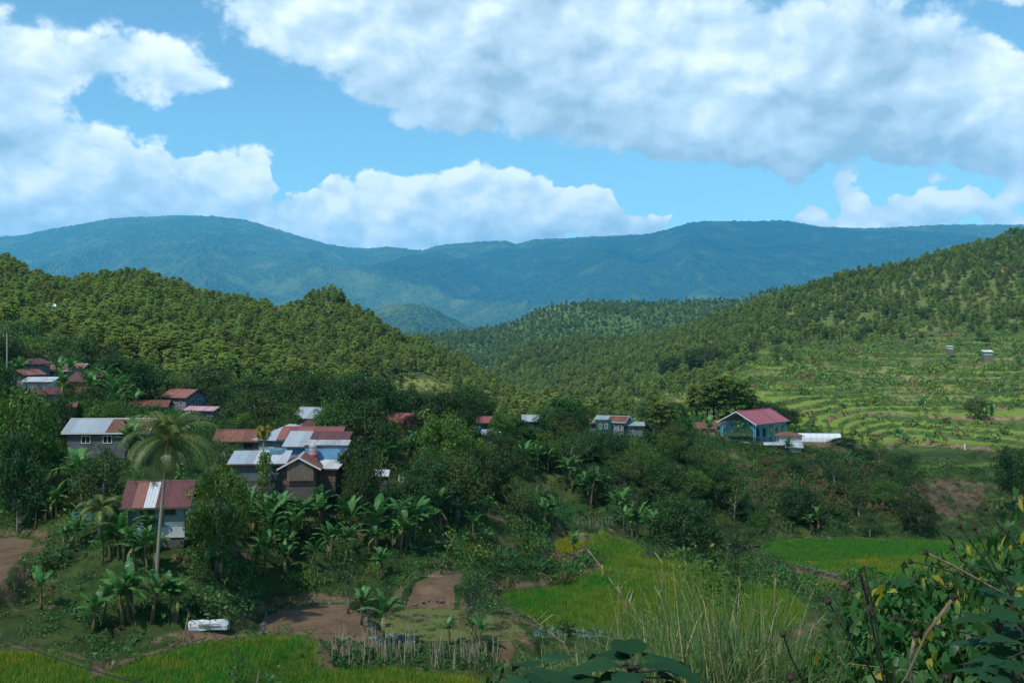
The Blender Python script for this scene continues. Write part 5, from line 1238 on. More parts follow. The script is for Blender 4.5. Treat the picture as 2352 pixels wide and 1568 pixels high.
for k in range(2): cable((P1[0], P1[1], P1[2] + .4 * k), wp(390, 905 + 8 * k, 160), 2.0, .02, "thin power line sagging from the concrete pole over the bananas", "power lines from the pole")
cable(wp(-60, 1435, 34), wp(470, 1600, 30), .25, .022, "thick dark cable slanting down over the corner paddy")
cable(wp(430, 1398, 73.5), wp(700, 1600, 62), .6, .018, "thin blue-grey line running from the leaning bamboo stake")
cable(wp(1300, 1196, 120), wp(1800, 1300, 120), .5, .02, "dark line stretched across the upper rice paddy")
cable(wp(1230, 1090, 140), wp(1900, 1225, 150), 2.0, .025, "long cable strung across the trees in front of the cliff")
def stake(px, base, top, lean, Y, label):
    e = MB().tube([(0, 0, -.3), (lean * .5, 0, (zz(top, Y) - zz(base, Y)) * .5), (lean, 0, zz(top, Y) - zz(base, Y))], [.06, .055, .05], 7)
    tag(e.build("bamboo_stake", DRYST, loc=(at(px, Y), Y, zz(base, Y))), label, "stake")
stake(420, 1475, 1405, .45, 74.5, "leaning yellow bamboo stake on the paddy bank")
stake(588, 1580, 1540, .2, 62, "short pale stake at the lower paddy edge")

tag(MB().box((0, 0, .6), (.22, .22, 2.0)).build("marker_post", M_FRAME, loc=(at(2216, 270), 270, gz(at(2216, 270), 270))), "white marker post standing in the green rice terraces", "post")
def pylon():
    Y = 930.0; x = at(1518, Y); z = gz(x, Y); H = zz(762, Y) - z; e = empty("pylon", (x, Y, z)); tag(e, "thin steel pylon rising from the wooded hill across the valley", "pylon"); b = MB()
    for sx in (-1, 1):
        for sy in (-1, 1): b.bar((sx * 1.6, sy * 1.6, -1), (sx * .25, sy * .25, H), .16, .08, 4)
    for i in range(9):
        t0, t1 = i / 9, (i + 1) / 9; w0, w1 = 1.6 - 1.35 * t0, 1.6 - 1.35 * t1
        for sy in (-1, 1): b.bar((-w0, sy * w0, H * t0), (w1, sy * w1, H * t1), .07, n=4); b.bar((w0, sy * w0, H * t0), (-w1, sy * w1, H * t1), .07, n=4)
    b.build("tower", M_POLE, e)
    for t in (.8, .9): MB().box((0, 0, H * t), (4.5, .2, .2)).build("crossarm", M_POLE, e)
pylon()
# ------------------------------------------------------------------ rice, ground cover, trees and bananas of the near valley
def in_fields(x, y, pad=0.3, kinds=("rice", "soil", "weed", "lush")):
    m = np.zeros(len(x), bool)
    for (n, z, k, _) in FIELDS:
        if k in kinds: m |= sdist(FPOLY[n], x, y) < pad
    return m
def on_foot(x, y, pad=0.0):
    m = np.zeros(len(x), bool)
    for (fx, fy, r) in FOOT: m |= (x - fx) ** 2 + (y - fy) ** 2 < (r + pad) ** 2
    return m
_rr = np.random.default_rng(77)
RT = {k: [blades(70, _rr, 0.62, 0.62, 0.035, k, 0.45, 2) for _ in range(4)] for k in ('rice', 'ricey', 'riceg')}
def rice(field, mix, sp=0.62, label=""):
    P = FPOLY[field]; lo, hi = P.min(0), P.max(0); gx, gy = np.meshgrid(np.arange(lo[0], hi[0], sp), np.arange(lo[1], hi[1], sp)); x = gx.ravel() + _rr.normal(size=gx.size) * .1; y = gy.ravel() + _rr.normal(size=gx.size) * .1
    px = CX + F * x / y; s = (sdist(P, x, y) < -0.15) & (px > -120) & (px < 2480); x, y = x[s], y[s]
    z = ground(x, y); pr = RT['rice'] + RT['ricey'] + RT['riceg']
    nn = fbm(x / 9.0, y / 9.0, 3, 17) + 0.35 * _rr.normal(size=len(x))
    k = np.where(nn > mix[0], 4, np.where(nn < mix[1], 8, 0)) + _rr.integers(0, 4, len(x))
    scatter("rice_plants", pr, np.stack([x, y, z - .05], 1), _rr.uniform(.85, 1.15, len(x)), label, "rice", pid=k, tilt=.05)
rice("paddy_a", (0.22, -.7), label="yellow-green rice filling the corner paddy under the cable")
rice("paddy_b", (0.42, -.35), label="bright green rice in the paddy beside the white planter")
rice("paddy_c", (0.5, -.4), label="green rice in the lowest paddy below the bean poles")
rice("paddy_d", (0.85, -.3), label="green rice in the broad central paddy behind the reeds")
rice("paddy_e", (0.55, -.4), label="green rice in the narrow upper tongue of the central paddy")
rice("paddy_f", (-0.5, -9), label="ripening yellow rice in the smallest paddy")
rice("paddy_g", (9, 0.6), .8, label="deep green young rice in the paddy under the cliff")
rice("paddy_h", (0.6, -.2), .8, label="yellowing rice in the strip above the stone wall")
rice("paddy_i", (9, -.05), .8, label="green rice in the small plot below the stone wall")
# ground cover
HB = [make_bush(450 + i, m, 0.7, 0.5, 0.17, 0.10, 8, 40) for i, m in enumerate(('herb', 'herb', 'bush', 'lime', 'dryg'))]
GT = [blades(45, _rr, .5, .6, .022, m, .7, 3) for m in ('reed', 'reed', 'dryg', 'herb')]
def area(x0, x1, y0, y1, sp):
    P = poisson(0, x0, x1, y0, y1, sp, _rr); s = ~in_fields(P[:, 0], P[:, 1], .45, ("rice", "soil", "weed")) & ~on_foot(P[:, 0], P[:, 1]); return P[s]
P = area(-90, 2450, 56, 240, 0.92); P = np.concatenate([P, area(1560, 2110, 163, 202, .85)]); gz_ = ground(P[:, 0], P[:, 1]); ppx = CX + F * P[:, 0] / P[:, 1]; ppy = CY - F * gz_ / P[:, 1]
wild = spotv(ppx, ppy, [(1150, 1200, 330, 110, 1), (1480, 1130, 230, 110, 1), (1800, 1130, 350, 110, 1), (700, 1230, 250, 60, .8), (1100, 1300, 260, 60, .9), (500, 1340, 90, 50, .8), (150, 1200, 160, 60, .8), (250, 1000, 400, 60, .8), (1700, 1330, 300, 60, .9)])
thin = spotv(ppx, ppy, [(150, 1400, 260, 70, 1), (60, 1470, 200, 30, 1), (330, 1330, 100, 30, .7), (980, 1450, 220, 50, .8), (720, 1175, 80, 25, .9), (960, 1130, 120, 30, .8), (560, 1440, 60, 40, .8), (1280, 1170, 110, 45, 1), (1370, 1215, 70, 25, 1)])
scar = spotv(ppx, ppy, [(2190, 1145, 120, 40, 1), (1770, 1120, 50, 60, .75), (1965, 1180, 70, 55, .6), (2070, 1150, 60, 40, .5)])
u = _rr.random(len(P))
big = (u < 0.80 * wild * (1 - .9 * thin) * (1 - .9 * scar) + 0.07)
hb = ~big & (u < .30 + .55 * wild + .4 * thin) & (_rr.random(len(P)) > scar * .9)
gr = ~big & ~hb & (_rr.random(len(P)) < .6)
n_b = big.sum()
brand = _rr.random(n_b); dryf = spotv(ppx[big], ppy[big], [(1800, 1130, 330, 70, .35), (2050, 1150, 200, 60, .35), (1000, 1130, 100, 50, .25)])
bp = np.where(brand < dryf, 7, _rr.choice([0, 1, 2, 3, 4, 5], n_b, p=[.32, .26, .08, .16, .10, .08]))
scatter("undergrowth", BU, np.stack([P[big, 0], P[big, 1], gz_[big] - .15], 1), _rr.uniform(.5, 1.0, n_b) * (1 + .9 * (_rr.random(n_b) < .25)), "tangled green bushes covering the valley slopes and the cliff", "undergrowth", pid=bp)
scatter("ground_cover", HB, np.stack([P[hb, 0], P[hb, 1], gz_[hb] - .08], 1), _rr.uniform(.6, 1.3, hb.sum()), "low leafy weeds between the fields", "weeds", pid=_rr.choice(5, hb.sum(), p=[.36, .28, .2, .1, .06]))
scatter("grass_tufts", GT, np.stack([P[gr, 0], P[gr, 1], gz_[gr] - .05], 1), _rr.uniform(.6, 1.4, gr.sum()), "short grass tufts on banks and paths", "grass", pid=_rr.choice(4, gr.sum(), p=[.35, .25, .15, .25]))
def blocks(x, y, z, h_, w_):
    """would a tree here stand in front of a house?"""
    px_ = CX + F * x / y; top = CY - F * (z + h_) / y; hw = F * w_ / y; m = np.zeros(len(x), bool)
    for (fx, fy, r) in FOOT:
        if fy > 260: continue
        hp = CX + F * fx / fy; bp_ = CY - F * gz(fx, fy) / fy
        m |= (y < fy + r) & (np.abs(px_ - hp) < F * r / fy + hw * .7) & (top < bp_ - F * 2.0 / fy)
    return m
# small trees that make one mass on the shaded slopes
TM = [one_mesh(p[0], p[1]) for k_ in ('olive', 'dark', 'mango', 'olive') for p in PROTO[k_][:2]]
T_p = area(640, 2120, 96, 232, 3.7); tz_ = ground(T_p[:, 0], T_p[:, 1]); tpx = CX + F * T_p[:, 0] / T_p[:, 1]; tpy = CY - F * tz_ / T_p[:, 1]
tw = spotv(tpx, tpy, [(1420, 1120, 170, 90, 1), (1200, 1120, 120, 80, .7), (1600, 1160, 140, 80, .9), (1850, 1080, 260, 60, .22), (1850, 1200, 250, 30, .8), (1080, 1150, 100, 60, .5), (1560, 1040, 110, 50, .9), (1300, 1030, 160, 30, .8), (1050, 1030, 120, 30, .6)]) * (1 - spotv(tpx, tpy, [(1280, 1170, 130, 60, 1), (1380, 1230, 90, 40, .8), (1770, 1000, 160, 35, 1), (2190, 1140, 130, 50, 1)])) * np.where((tpy < 1062) & (((tpx > 1350) & (tpx < 1500)) | ((tpx > 1185) & (tpx < 1250)) | ((tpx > 1070) & (tpx < 1160)) | ((tpx > 1590) & (tpx < 1960))), 0, 1)
tsz = _rr.uniform(.35, .85, len(T_p)); tk = (_rr.random(len(T_p)) < tw) & ~blocks(T_p[:, 0], T_p[:, 1], tz_, 9 * tsz, 4 * tsz)
scatter("slope_wood", TM, np.stack([T_p[tk, 0], T_p[tk, 1], tz_[tk] - .3], 1), tsz[tk], "tangled small trees covering the shaded ravine and cliff foot", "trees", tilt=.06)
V_p = area(-60, 1080, 92, 222, 4.0); vz = ground(V_p[:, 0], V_p[:, 1]); vs = _rr.uniform(.4, 1.0, len(V_p))
vk = ~blocks(V_p[:, 0], V_p[:, 1], vz, 9 * vs, 4 * vs) & (_rr.random(len(V_p)) < .72) & ~on_foot(V_p[:, 0], V_p[:, 1], 1.5)
vpx = CX + F * V_p[:, 0] / V_p[:, 1]; vpy = CY - F * vz / V_p[:, 1]; vk &= ~((vpx > 640) & (vpx < 980) & (vpy > 1095) & (vpy < 1180)); vk &= (vpy < 1215)
scatter("village_wood", TM, np.stack([V_p[vk, 0], V_p[vk, 1], vz[vk] - .3], 1), vs[vk], "leafy small trees packed between the village houses", "trees", tilt=.06)
# weedy plot: green weeds in patches, dry grass beyond
Q = poisson(0, 860, 1230, 78, 92, .55, _rr); s = (sdist(FPOLY["weed"], Q[:, 0], Q[:, 1]) < 0) & (fbm(Q[:, 0] / 2.2, Q[:, 1] / 1.2, 3, 91) > .02); Q = Q[s]; qpx = CX + F * Q[:, 0] / Q[:, 1]
scatter("weed_patches", HB[:3] + [GT[2]], np.stack([Q[:, 0], Q[:, 1], ground(Q[:, 0], Q[:, 1]) - .05], 1), _rr.uniform(.35, .7, len(Q)), "green weed patches and straw on the fallow plot", "weeds", pid=np.where(qpx > 1040, 3, _rr.integers(0, 3, len(Q))))
# cabbages, bean poles
def cabbage_mesh(seed):
    rng = np.random.default_rng(seed); d = sphere_dirs(26, rng, .05); return leaf_mesh("cabbage", [leaves(d * .16 + np.array([0, 0, .1]), d + np.array([0, 0, .3]), .26, .22, rng, -.2, .25)], LM['cabb'])
CB = [cabbage_mesh(i) for i in range(3)]
def cabbages(pxa, pxb, pya, pyb, n, label, group):
    for i in range(n):
        x, Y, z = pick(random.uniform(pxa, pxb), random.uniform(pya, pyb)); s = random.uniform(.7, 1.1)
        tag(obj("cabbage", CB[i % 3], None, (x, Y, z), (0, 0, random.uniform(0, 6)), (s, s, s)), label, "cabbage", group)
cabbages(1228, 1400, 1444, 1466, 90, "blue-green cabbage in the plot beside the reeds", "cabbages beside the reeds")
cabbages(850, 960, 1460, 1482, 40, "blue-green cabbage among the bean poles", "cabbages among the bean poles")
PALEST = bark('pale_dry_pole', (0.42, 0.37, 0.28), (0.25, 0.20, 0.14))
_bp = [MB().tube([(0, 0, -.1), (.02, .01, .9), (.0, .03, 1.9)], [.022, .019, .012], 5).mesh("pole", PALEST) for _ in range(1)][0]
def beanpoles(n, x0, x1, y0, y1, label, group, hh=1.0):
    for i in range(n):
        cx = random.uniform(x0, x1); cy = random.uniform(y0, y1); x, Y, z = pick(cx, cy); s = random.uniform(.85, 1.15) * hh
        tag(obj("bean_pole", _bp, None, (x + random.uniform(-.1, .1), Y, z), (random.uniform(-.16, .16), random.uniform(-.20, .20), random.uniform(0, 6)), (s * .75, s * .75, s)), label, "bean pole", group)
beanpoles(85, 755, 965, 1490, 1535, "dry bean pole standing in the dense rows below the brown plot", "bean poles below the brown plot")
for gx in (995, 1040, 1062, 1080, 1095, 1112, 1135, 1010): beanpoles(7, gx - 7, gx + 7, 1515, 1540, "dry bean pole tied in a loose bundle on the fallow plot edge", "bundled bean poles")
beanpoles(46, 1194, 1266, 1130, 1142, "dry bean pole in the top garden terrace", "bean poles in the top garden", .8); beanpoles(46, 1310, 1400, 1207, 1220, "dry bean pole in the lowest garden terrace", "bean poles in the lowest garden", .8)
VN = [make_bush(470 + i, 'herb', .35, 1.0, .17, .13, 6, 12) for i in range(2)]
V_ = [pick(random.uniform(750, 1130), random.uniform(1505, 1545)) for _ in range(130)] + [pick(random.uniform(1190, 1270), random.uniform(1136, 1150)) for _ in range(40)] + [pick(random.uniform(1300, 1405), random.uniform(1205, 1225)) for _ in range(40)]
scatter("bean_vines", VN, np.array(V_), _rr.uniform(.5, 1.1, len(V_)), "bean vines climbing around the poles", "bean vines")
# stone walls of single stones
M_STONE = plain("field_stone", (0.13, 0.125, 0.11), .95, 3, .6)
def stone(seed):
    rng = np.random.default_rng(seed); me = bpy.data.meshes.new("stone"); import bmesh; bm = bmesh.new(); bmesh.ops.create_icosphere(bm, subdivisions=1, radius=1)
    for v in bm.verts: v.co *= rng.uniform(.75, 1.15)
    bm.to_mesh(me); bm.free(); me.materials.append(M_STONE); return me
ST = [stone(i) for i in range(5)]
def stone_wall(pts, h_, label, sz=.2, step=.3):
    W_ = [pick(*p) for p in pts]; e = empty("stone_wall", W_[0]); tag(e, label, "stone wall"); n = 0
    for a, b in zip(W_[:-1], W_[1:]):
        d = math.hypot(b[0] - a[0], b[1] - a[1]); k = max(1, int(d / step))
        for i in range(k):
            t = (i + random.random()) / k; x = a[0] + (b[0] - a[0]) * t; y = a[1] + (b[1] - a[1]) * t; z = gz(x, y)
            for j in range(max(1, int(h_ / (sz * 1.3)))):
                if n > 290: break
                n += 1; s = sz * random.uniform(.7, 1.4)
                obj("stone", random.choice(ST), e, (x - W_[0][0] + random.uniform(-.12, .12), y - W_[0][1] + random.uniform(-.12, .12), z - W_[0][2] + .05 + j * sz * 1.25), (random.random() * 6, random.random() * 6, 0), (s * 1.3, s, s * .75))
stone_wall([(596, 1460), (606, 1430), (615, 1402), (720, 1387), (795, 1385)], .25, "low stone edging round the bare brown plot", .15)
stone_wall([(835, 1413), (852, 1450), (862, 1470)], .2, "row of stones on the bean-pole side of the brown plot", .14)
stone_wall([(905, 1383), (980, 1388), (1055, 1387)], .25, "stone lip under the upper brown plot", .15)
stone_wall([(1836, 1306), (1880, 1316), (1925, 1330)], .9, "dark dry-stone wall holding up the yellowing rice strip", .24, .35)
stone_wall([(660, 1140), (720, 1128), (790, 1130)], 1.1, "stone retaining wall below the slatted shack", .22, .3)
stone_wall([(300, 1520), (400, 1488), (480, 1474), (560, 1466)], .2, "scattered stones along the bank above the green paddy", .13, .5)
for i, (px, py, s) in enumerate(((2028, 1243, .5), (1905, 1240, .45), (1850, 1238, .4), (1700, 1262, .5), (1690, 1268, .45), (1680, 1276, .4), (1712, 1258, .5), (1668, 1284, .4), (1878, 1239, .35))):
    x, Y, z = pick(px, py); tag(obj("boulder", ST[i % 5], None, (x, Y, z), (i, i * 2, i), (s * 1.5, s, s)), ["lone pale boulder at the far edge of the young rice", "pale river boulder on the stream bank beside the rice"][min(i, 1)], "boulder", None if i == 0 else "river boulders")
# log pile of cut canes
lp = empty("cane_pile", pick(985, 1326)); tag(lp, "pile of cut yellow canes on the upper brown plot", "cane pile")
for i in range(7): MB().tube([(-.8, 0, 0), (0, .02, .02), (.8, 0, 0)], [.05, .045, .04], 6).build("cane", DRYST, lp, loc=(random.uniform(-.7, .7), random.uniform(-.4, .4), .06 + .07 * (i % 3)), rot=(0, 0, random.uniform(-.3, .3)))

# ---- trees one by one
TREES = [  # kind, px, top, Y, width px, label
 ('mango', 900, 962, 140, 62, "leafy mango in front of the grey gabled red-roofed house"), ('dark', 962, 975, 138, 56, "dark low tree screening the grey gabled house"), ('dark', 1206, 978, 166, 46, "dark tree half hiding the tall green house"), ('mango', 1135, 985, 150, 50, "low mango beside the blue drums"),
 ('mango', 35, 880, 100, 200, "big mango tree with yellow-green tips beside the long grey house"),
 ('dark', 128, 905, 112, 100, "dark lumpy tree between the mango and the long grey house"),
 ('dark', 40, 985, 96, 110, "dark shady tree under the big mango crown"),
 ('dark', 235, 786, 196, 92, "tall dark tree behind the brown-roofed house"),
 ('dark', 277, 812, 184, 150, "broad dark tree crowding the brown-roofed house"),
 ('red', 68, 780, 222, 84, "purple-brown tree behind the topmost houses"),
 ('dark', 470, 834, 205, 150, "round dark-crowned tree behind the two-storey house"),
 ('olive', 582, 848, 197, 150, "grey-green tree with bare pale branches beside the round dark tree"),
 ('mango', 580, 918, 155, 135, "bright mango tree behind the slim yellow palm"),
 ('mango', 655, 922, 152, 90, "mango tree next to the big plain grey roof"),
 ('dark', 400, 880, 215, 80, "dark tree behind the worn red roof"),
 ('mango', 760, 922, 146, 90, "leafy mango tree behind the bright red roof"),
 ('gold', 845, 935, 132, 128, "golden-brown tree with visible limbs right of the bright red roof"),
 ('red', 940, 945, 146, 66, "dark reddish tree beside the grey gabled house"),
 ('mango', 1025, 945, 126, 150, "large bright mango tree above the tarpaulin bank"),
 ('dark', 1072, 935, 140, 80, "dark tree behind the large bright mango"),
 ('olive', 1080, 1010, 124, 66, "dull green tree at the foot of the large bright mango"),
 ('mango', 1150, 942, 158, 60, "mango tree beside the teal-walled house"),
 ('mango', 1110, 958, 166, 34, "small round tree in front of the teal-walled house"),
 ('olive', 1260, 925, 176, 70, "pale leafy tree behind the tall green house"),
 ('olive', 1345, 990, 158, 130, "spreading grey-green tree with bundle of pale bare trunks"),
 ('olive', 1430, 1030, 160, 130, "loose grey-green tree below the green gabled house"),
 ('olive', 1480, 1090, 150, 150, "wide olive tree on the ravine slope"),
 ('olive', 1560, 1130, 148, 130, "olive tree at the foot of the ravine"),
 ('dark', 1400, 1090, 148, 110, "dark tree in the shade of the ravine"),
 ('olive', 1540, 1020, 172, 100, "grey-green tree left of the pavilion banana patch"),
 ('dark', 1390, 945, 196, 50, "small dark tree behind the green gabled house"),
 ('mango', 500, 1062, 85, 160, "round mango tree beside the maroon striped roof"),
 ('dark', 815, 1010, 107, 118, "dark tree standing in front of the blue house"),
 ('dark', 830, 1040, 102, 90, "lower dark tree at the end of the slatted shack"),
 ('olive', 520, 1005, 108, 110, "grey-green tree screening the long rust-roofed house"),
 ('olive', 500, 960, 130, 80, "leafy tree above the long rust-roofed house"),
 ('dark', 210, 1085, 98, 60, "dark bush-like tree beside the netting fence"),
 ('slim', 800, 1245, 86, 120, "slender twin-trunk tree at the corner of the brown plot"),
 ('slim', 1092, 1285, 82, 80, "slender sparse tree on the fallow plot"),
 ('slim', 1085, 1390, 80, 70, "low leafy sapling under the slender sparse tree"),
 ('dark', 2335, 1020, 178, 110, "dark tree at the edge of the eroded bank"),
 ('dark', 1735, 915, 248, 80, "dark tree behind the pavilion roof"), ('dark', 1775, 920, 246, 70, "second dark tree behind the pavilion roof ridge"),
 ('dark', 1815, 938, 240, 60, "dark round tree right of the pavilion"),
 ('dark', 1935, 1005, 206, 70, "dark bush-like tree beyond the plastic greenhouse"), ('dark', 1985, 1030, 204, 70, "dark shrubby tree on the cliff brink by the paddies"),
 ('olive', 1945, 1105, 176, 90, "scrubby olive tree clinging to the cliff"), ('olive', 1900, 1150, 170, 90, "olive shrub tree at the foot of the cliff"),
 ('dark', 1850, 1170, 168, 100, "dark green tree at the cliff foot by the young rice"), ('dark', 1700, 1160, 166, 90, "dark tree at the stream bend below the cliff"),
 ('olive', 1530, 1190, 140, 90, "olive tree leaning over the upper rice tongue"), ('dark', 1590, 1220, 146, 80, "dark tree above the stream bank"),
 ('vine', 606, 1030, 101, 40, "post wrapped in bright green vine beside the dark-walled shed"),
 ('mango', 1920, 925, 330, 60, "round tree on the green terrace"), ('dark', 2245, 915, 330, 60, "dark spiky bush on the terrace edge"),
 ('dark', 1620, 795, 560, 110, "broad dark tree in the valley beyond the pavilion"), ('dark', 1540, 815, 600, 70, "dark rounded tree across the valley floor"),
 ('dark', 670, 852, 330, 34, "dark tree above the far house cluster"), ('mango', 700, 868, 322, 40, "bright tree above the far house cluster"), ('dark', 820, 850, 380, 60, "dull green tree in the pine slope hollow"),
]
for i, (kd, px, top, Y, w, lb) in enumerate(TREES):
    nm = {'mango': "mango_tree", 'vine': "vine_covered_post"}.get(kd, "broadleaf_tree")
    t = plant_px(kd, nm, px, top, Y, w, lb, "tree" if kd != 'vine' else "vine", k=i)
for (px, top, Y, w, lb) in ((1188, 965, 168, 60, "narrow dark bamboo clump beside the tall green house"), (1225, 985, 164, 80, "dense bamboo clump in front of the tall green house"), (1300, 918, 172, 110, "tallest bamboo clump with a plume leaning over the valley"), (1275, 955, 168, 90, "bamboo clump left of the leaning plume"),
                            (1500, 1000, 186, 90, "bamboo clump below the green gabled house"), (1550, 960, 196, 90, "bamboo clump between the green house and the pavilion"), (1525, 935, 205, 80, "tall bamboo behind the ravine trees"), (1470, 1030, 176, 90, "low spreading bamboo above the ravine"), (1632, 1068, 170, 120, "dark feathery bamboo growing up the cliff foot"), (1600, 1110, 164, 90, "drooping dark bamboo beside the cliff foot clump"), (1450, 985, 190, 50, "small bamboo clump below the grey annex")):
    plant_px('bamboo', "bamboo_clump", px, top, Y, w, lb, "bamboo", parts=("culms", "crown"))
for i, (px, Y, h_) in enumerate(((1625, 246, 12), (1650, 243, 14), (1668, 246, 15), (1690, 243, 14), (1705, 248, 13), (1720, 246, 11), (1640, 251, 12), (1600, 250, 10), (1676, 252, 15))):
    plant('pine', "pine_tree", at(px, Y), Y, 6.0, h_ * .85, "dark shaded pine in the grove behind the open pavilion", "pine tree", "pines behind the pavilion", i)
plant('pine', "pine_tree", at(1520, 178), 178, 6, 8.5, "dull olive pine crown on the ravine side", "pine tree", k=2)
# shrubs that stand out
SHR = [make_bush(480 + i, m, 1.6, 2.2, .26, .15, 22, 110) for i, m in enumerate(('bush', 'bush', 'herb', 'lime'))]
for i, (px, py, s, lb) in enumerate(((520, 1432, 1.35, "large bright leafy shrub above the white planter"), (470, 1400, 1.0, "leafy shrub leaning on the large bright shrub"), (560, 1405, 1.0, "rounded shrub beside the soil plot corner"), (1290, 1345, 1.1, "dense rounded shrub at the edge of the central paddy"), (1230, 1320, 1.2, "dark green thicket shrub left of the central paddy"), (1345, 1300, .9, "compact shrub where the paddy narrows"), (1160, 1300, 1.2, "leafy shrub above the brown plot"), (1090, 1290, 1.2, "spreading shrub behind the slender tree"), (1040, 1270, 1.1, "tall shrub below the bananas"), (90, 1330, 1.2, "feathery green shrub at the bare terrace"), (130, 1300, 1.0, "green shrub beside the bare terrace"), (1900, 1370, 1.2, "grassy shrub below the dry-stone wall"), (1800, 1335, 1.2, "bush on the stream bank"), (1230, 1270, 1.1, "shrub beside the ripening rice"), (200, 1440, .9, "low bluish bush on the weedy slope"), (690, 1350, 1.0, "creeping green shrub above the stone edging"), (1720, 1330, 1.0, "rounded bush by the paddy corner"))):
    x, Y, z = pick(px, py); e = empty("shrub", (x, Y, z - .1), i, s); obj("foliage", SHR[i % 4], e); obj("stem", PROTO['slim'][0][0], e, scale=(.4, .4, .3)); tag(e, lb, "shrub")
# ---- bananas in clumps
BAN = [  # px, py of base, how many, spread px, size, where
 (560, 1230, 4, 40, 1.05, "right of the round mango tree"), (660, 1290, 4, 40, 1.0, "between the tall clump and the stone edging"), (780, 1300, 3, 35, 1.0, "above the slender twin-trunk tree"), (980, 1235, 3, 35, 1.1, "at the left side of the thicket"), (330, 1330, 3, 30, .9, "between the palm base and the blue-grey house"), (150, 1265, 4, 40, .95, "below the netting fence"), (1000, 1160, 3, 30, 1.0, "under the large bright mango"),
 (190, 1150, 7, 60, 1.15, "in the big clump under the long grey house"), (95, 1205, 6, 50, 1.0, "in the clump at the left of the netting"), (270, 1060, 3, 40, 1.0, "against the wall of the long grey house"),
 (270, 1290, 5, 40, 1.0, "around the foot of the coconut palm"), (350, 1270, 2, 25, .9, "in front of the blue-grey house"), (500, 1270, 1, 1, .95, "standing alone right of the blue-grey house"),
 (500, 1330, 4, 40, .85, "above the large bright shrub"), (95, 1405, 1, 1, .9, "standing alone on the weedy slope"), (250, 1450, 4, 45, .95, "in the clump above the corner paddy"), (320, 1435, 3, 30, 1.0, "beside the base of the coconut palm"), (420, 1425, 3, 30, 1.0, "behind the leaning bamboo stake"),
 (625, 1260, 5, 30, 1.35, "in the tall clump below the vine post"), (610, 1320, 2, 20, .9, "under the tall clump"), (700, 1240, 4, 45, 1.05, "below the small soil plot"), (760, 1215, 4, 35, 1.05, "beside the dark teal net"), (690, 1320, 3, 40, .9, "above the stone edging"),
 (830, 1260, 4, 35, 1.15, "in the middle of the slope"), (890, 1270, 4, 35, 1.2, "below the bare bank"), (950, 1260, 4, 30, 1.1, "left of the thicket"), (880, 1330, 2, 20, 1.0, "behind the slender twin-trunk tree"), (1080, 1175, 1, 1, 1.1, "with a red-brown stem on the open slope"), (1055, 1205, 1, 1, .8, "young and yellowing on the open slope"), (1090, 1240, 2, 15, .95, "with drying leaves beside the thicket"),
 (830, 1435, 1, 1, 1.0, "rising at the corner of the brown plot"), (880, 1480, 1, 1, 1.1, "standing among the bean poles"), (1030, 1490, 1, 1, .9, "on the fallow plot edge"), (1100, 1500, 1, 1, .8, "beside the slender sparse tree"), (900, 1085, 5, 40, 1.1, "behind the netted coop"), (940, 1075, 2, 18, 1.1, "behind the grey tarpaulin"), (720, 1120, 3, 30, .9, "in front of the slatted shack"), (620, 1120, 3, 22, 1.0, "beside the dark-walled shed"),
 (190, 915, 8, 50, 1.3, "in the grove below the brown-roofed house"), (250, 930, 8, 45, 1.3, "in the grove beside the tiny hip-roofed hut"), (150, 880, 4, 40, 1.2, "in front of the wide rust-roofed house"), (20, 885, 4, 26, 1.4, "at the foot of the power pole"), (285, 950, 5, 35, 1.2, "behind the long grey house"),
 (1310, 1130, 2, 20, 1.1, "above the garden terraces"), (1200, 1090, 2, 25, 1.0, "on the slope below the teal house"), (1250, 1085, 2, 20, 1.0, "left of the pale bare trunks"), (1370, 1165, 3, 25, 1.1, "at the side of the garden terraces"), (1270, 1215, 3, 30, 1.0, "below the middle garden terrace"), (1440, 1235, 4, 30, 1.05, "with orange dead leaves above the rice tongue"), (1500, 1240, 2, 20, .9, "beside the upper rice tongue"), (1420, 1190, 2, 20, 1.0, "in the ravine shade"), (1320, 1290, 1, 1, .9, "where the paddy narrows"), (1200, 1200, 2, 20, 1.0, "in the thicket above the brown plots"),
 (1880, 1225, 3, 30, 1.0, "at the cliff foot beside the young rice"), (1610, 1003, 4, 30, 1.1, "in front of the low rust-roofed house"), (1800, 1035, 2, 15, 1.0, "in front of the pavilion"), (1140, 1025, 2, 20, 1.0, "below the blue drums"), (2270, 975, 3, 15, 1.6, "on the flat of the terraces"),
]
for bi, (px, py, n, sp, s, where) in enumerate(BAN):
    for i in range(n):
        x, Y, z = pick(px + random.uniform(-sp, sp), py + random.uniform(-sp, sp) * .28)
        if any((x - a) ** 2 + (Y - b) ** 2 < (r * .85) ** 2 for a, b, r in FOOT): x, Y, z = pick(px + sp * .6, py + 8)
        banana(x, Y, s * random.uniform(.65, 1.22), "banana plant " + where, None if n == 1 else "bananas " + where)
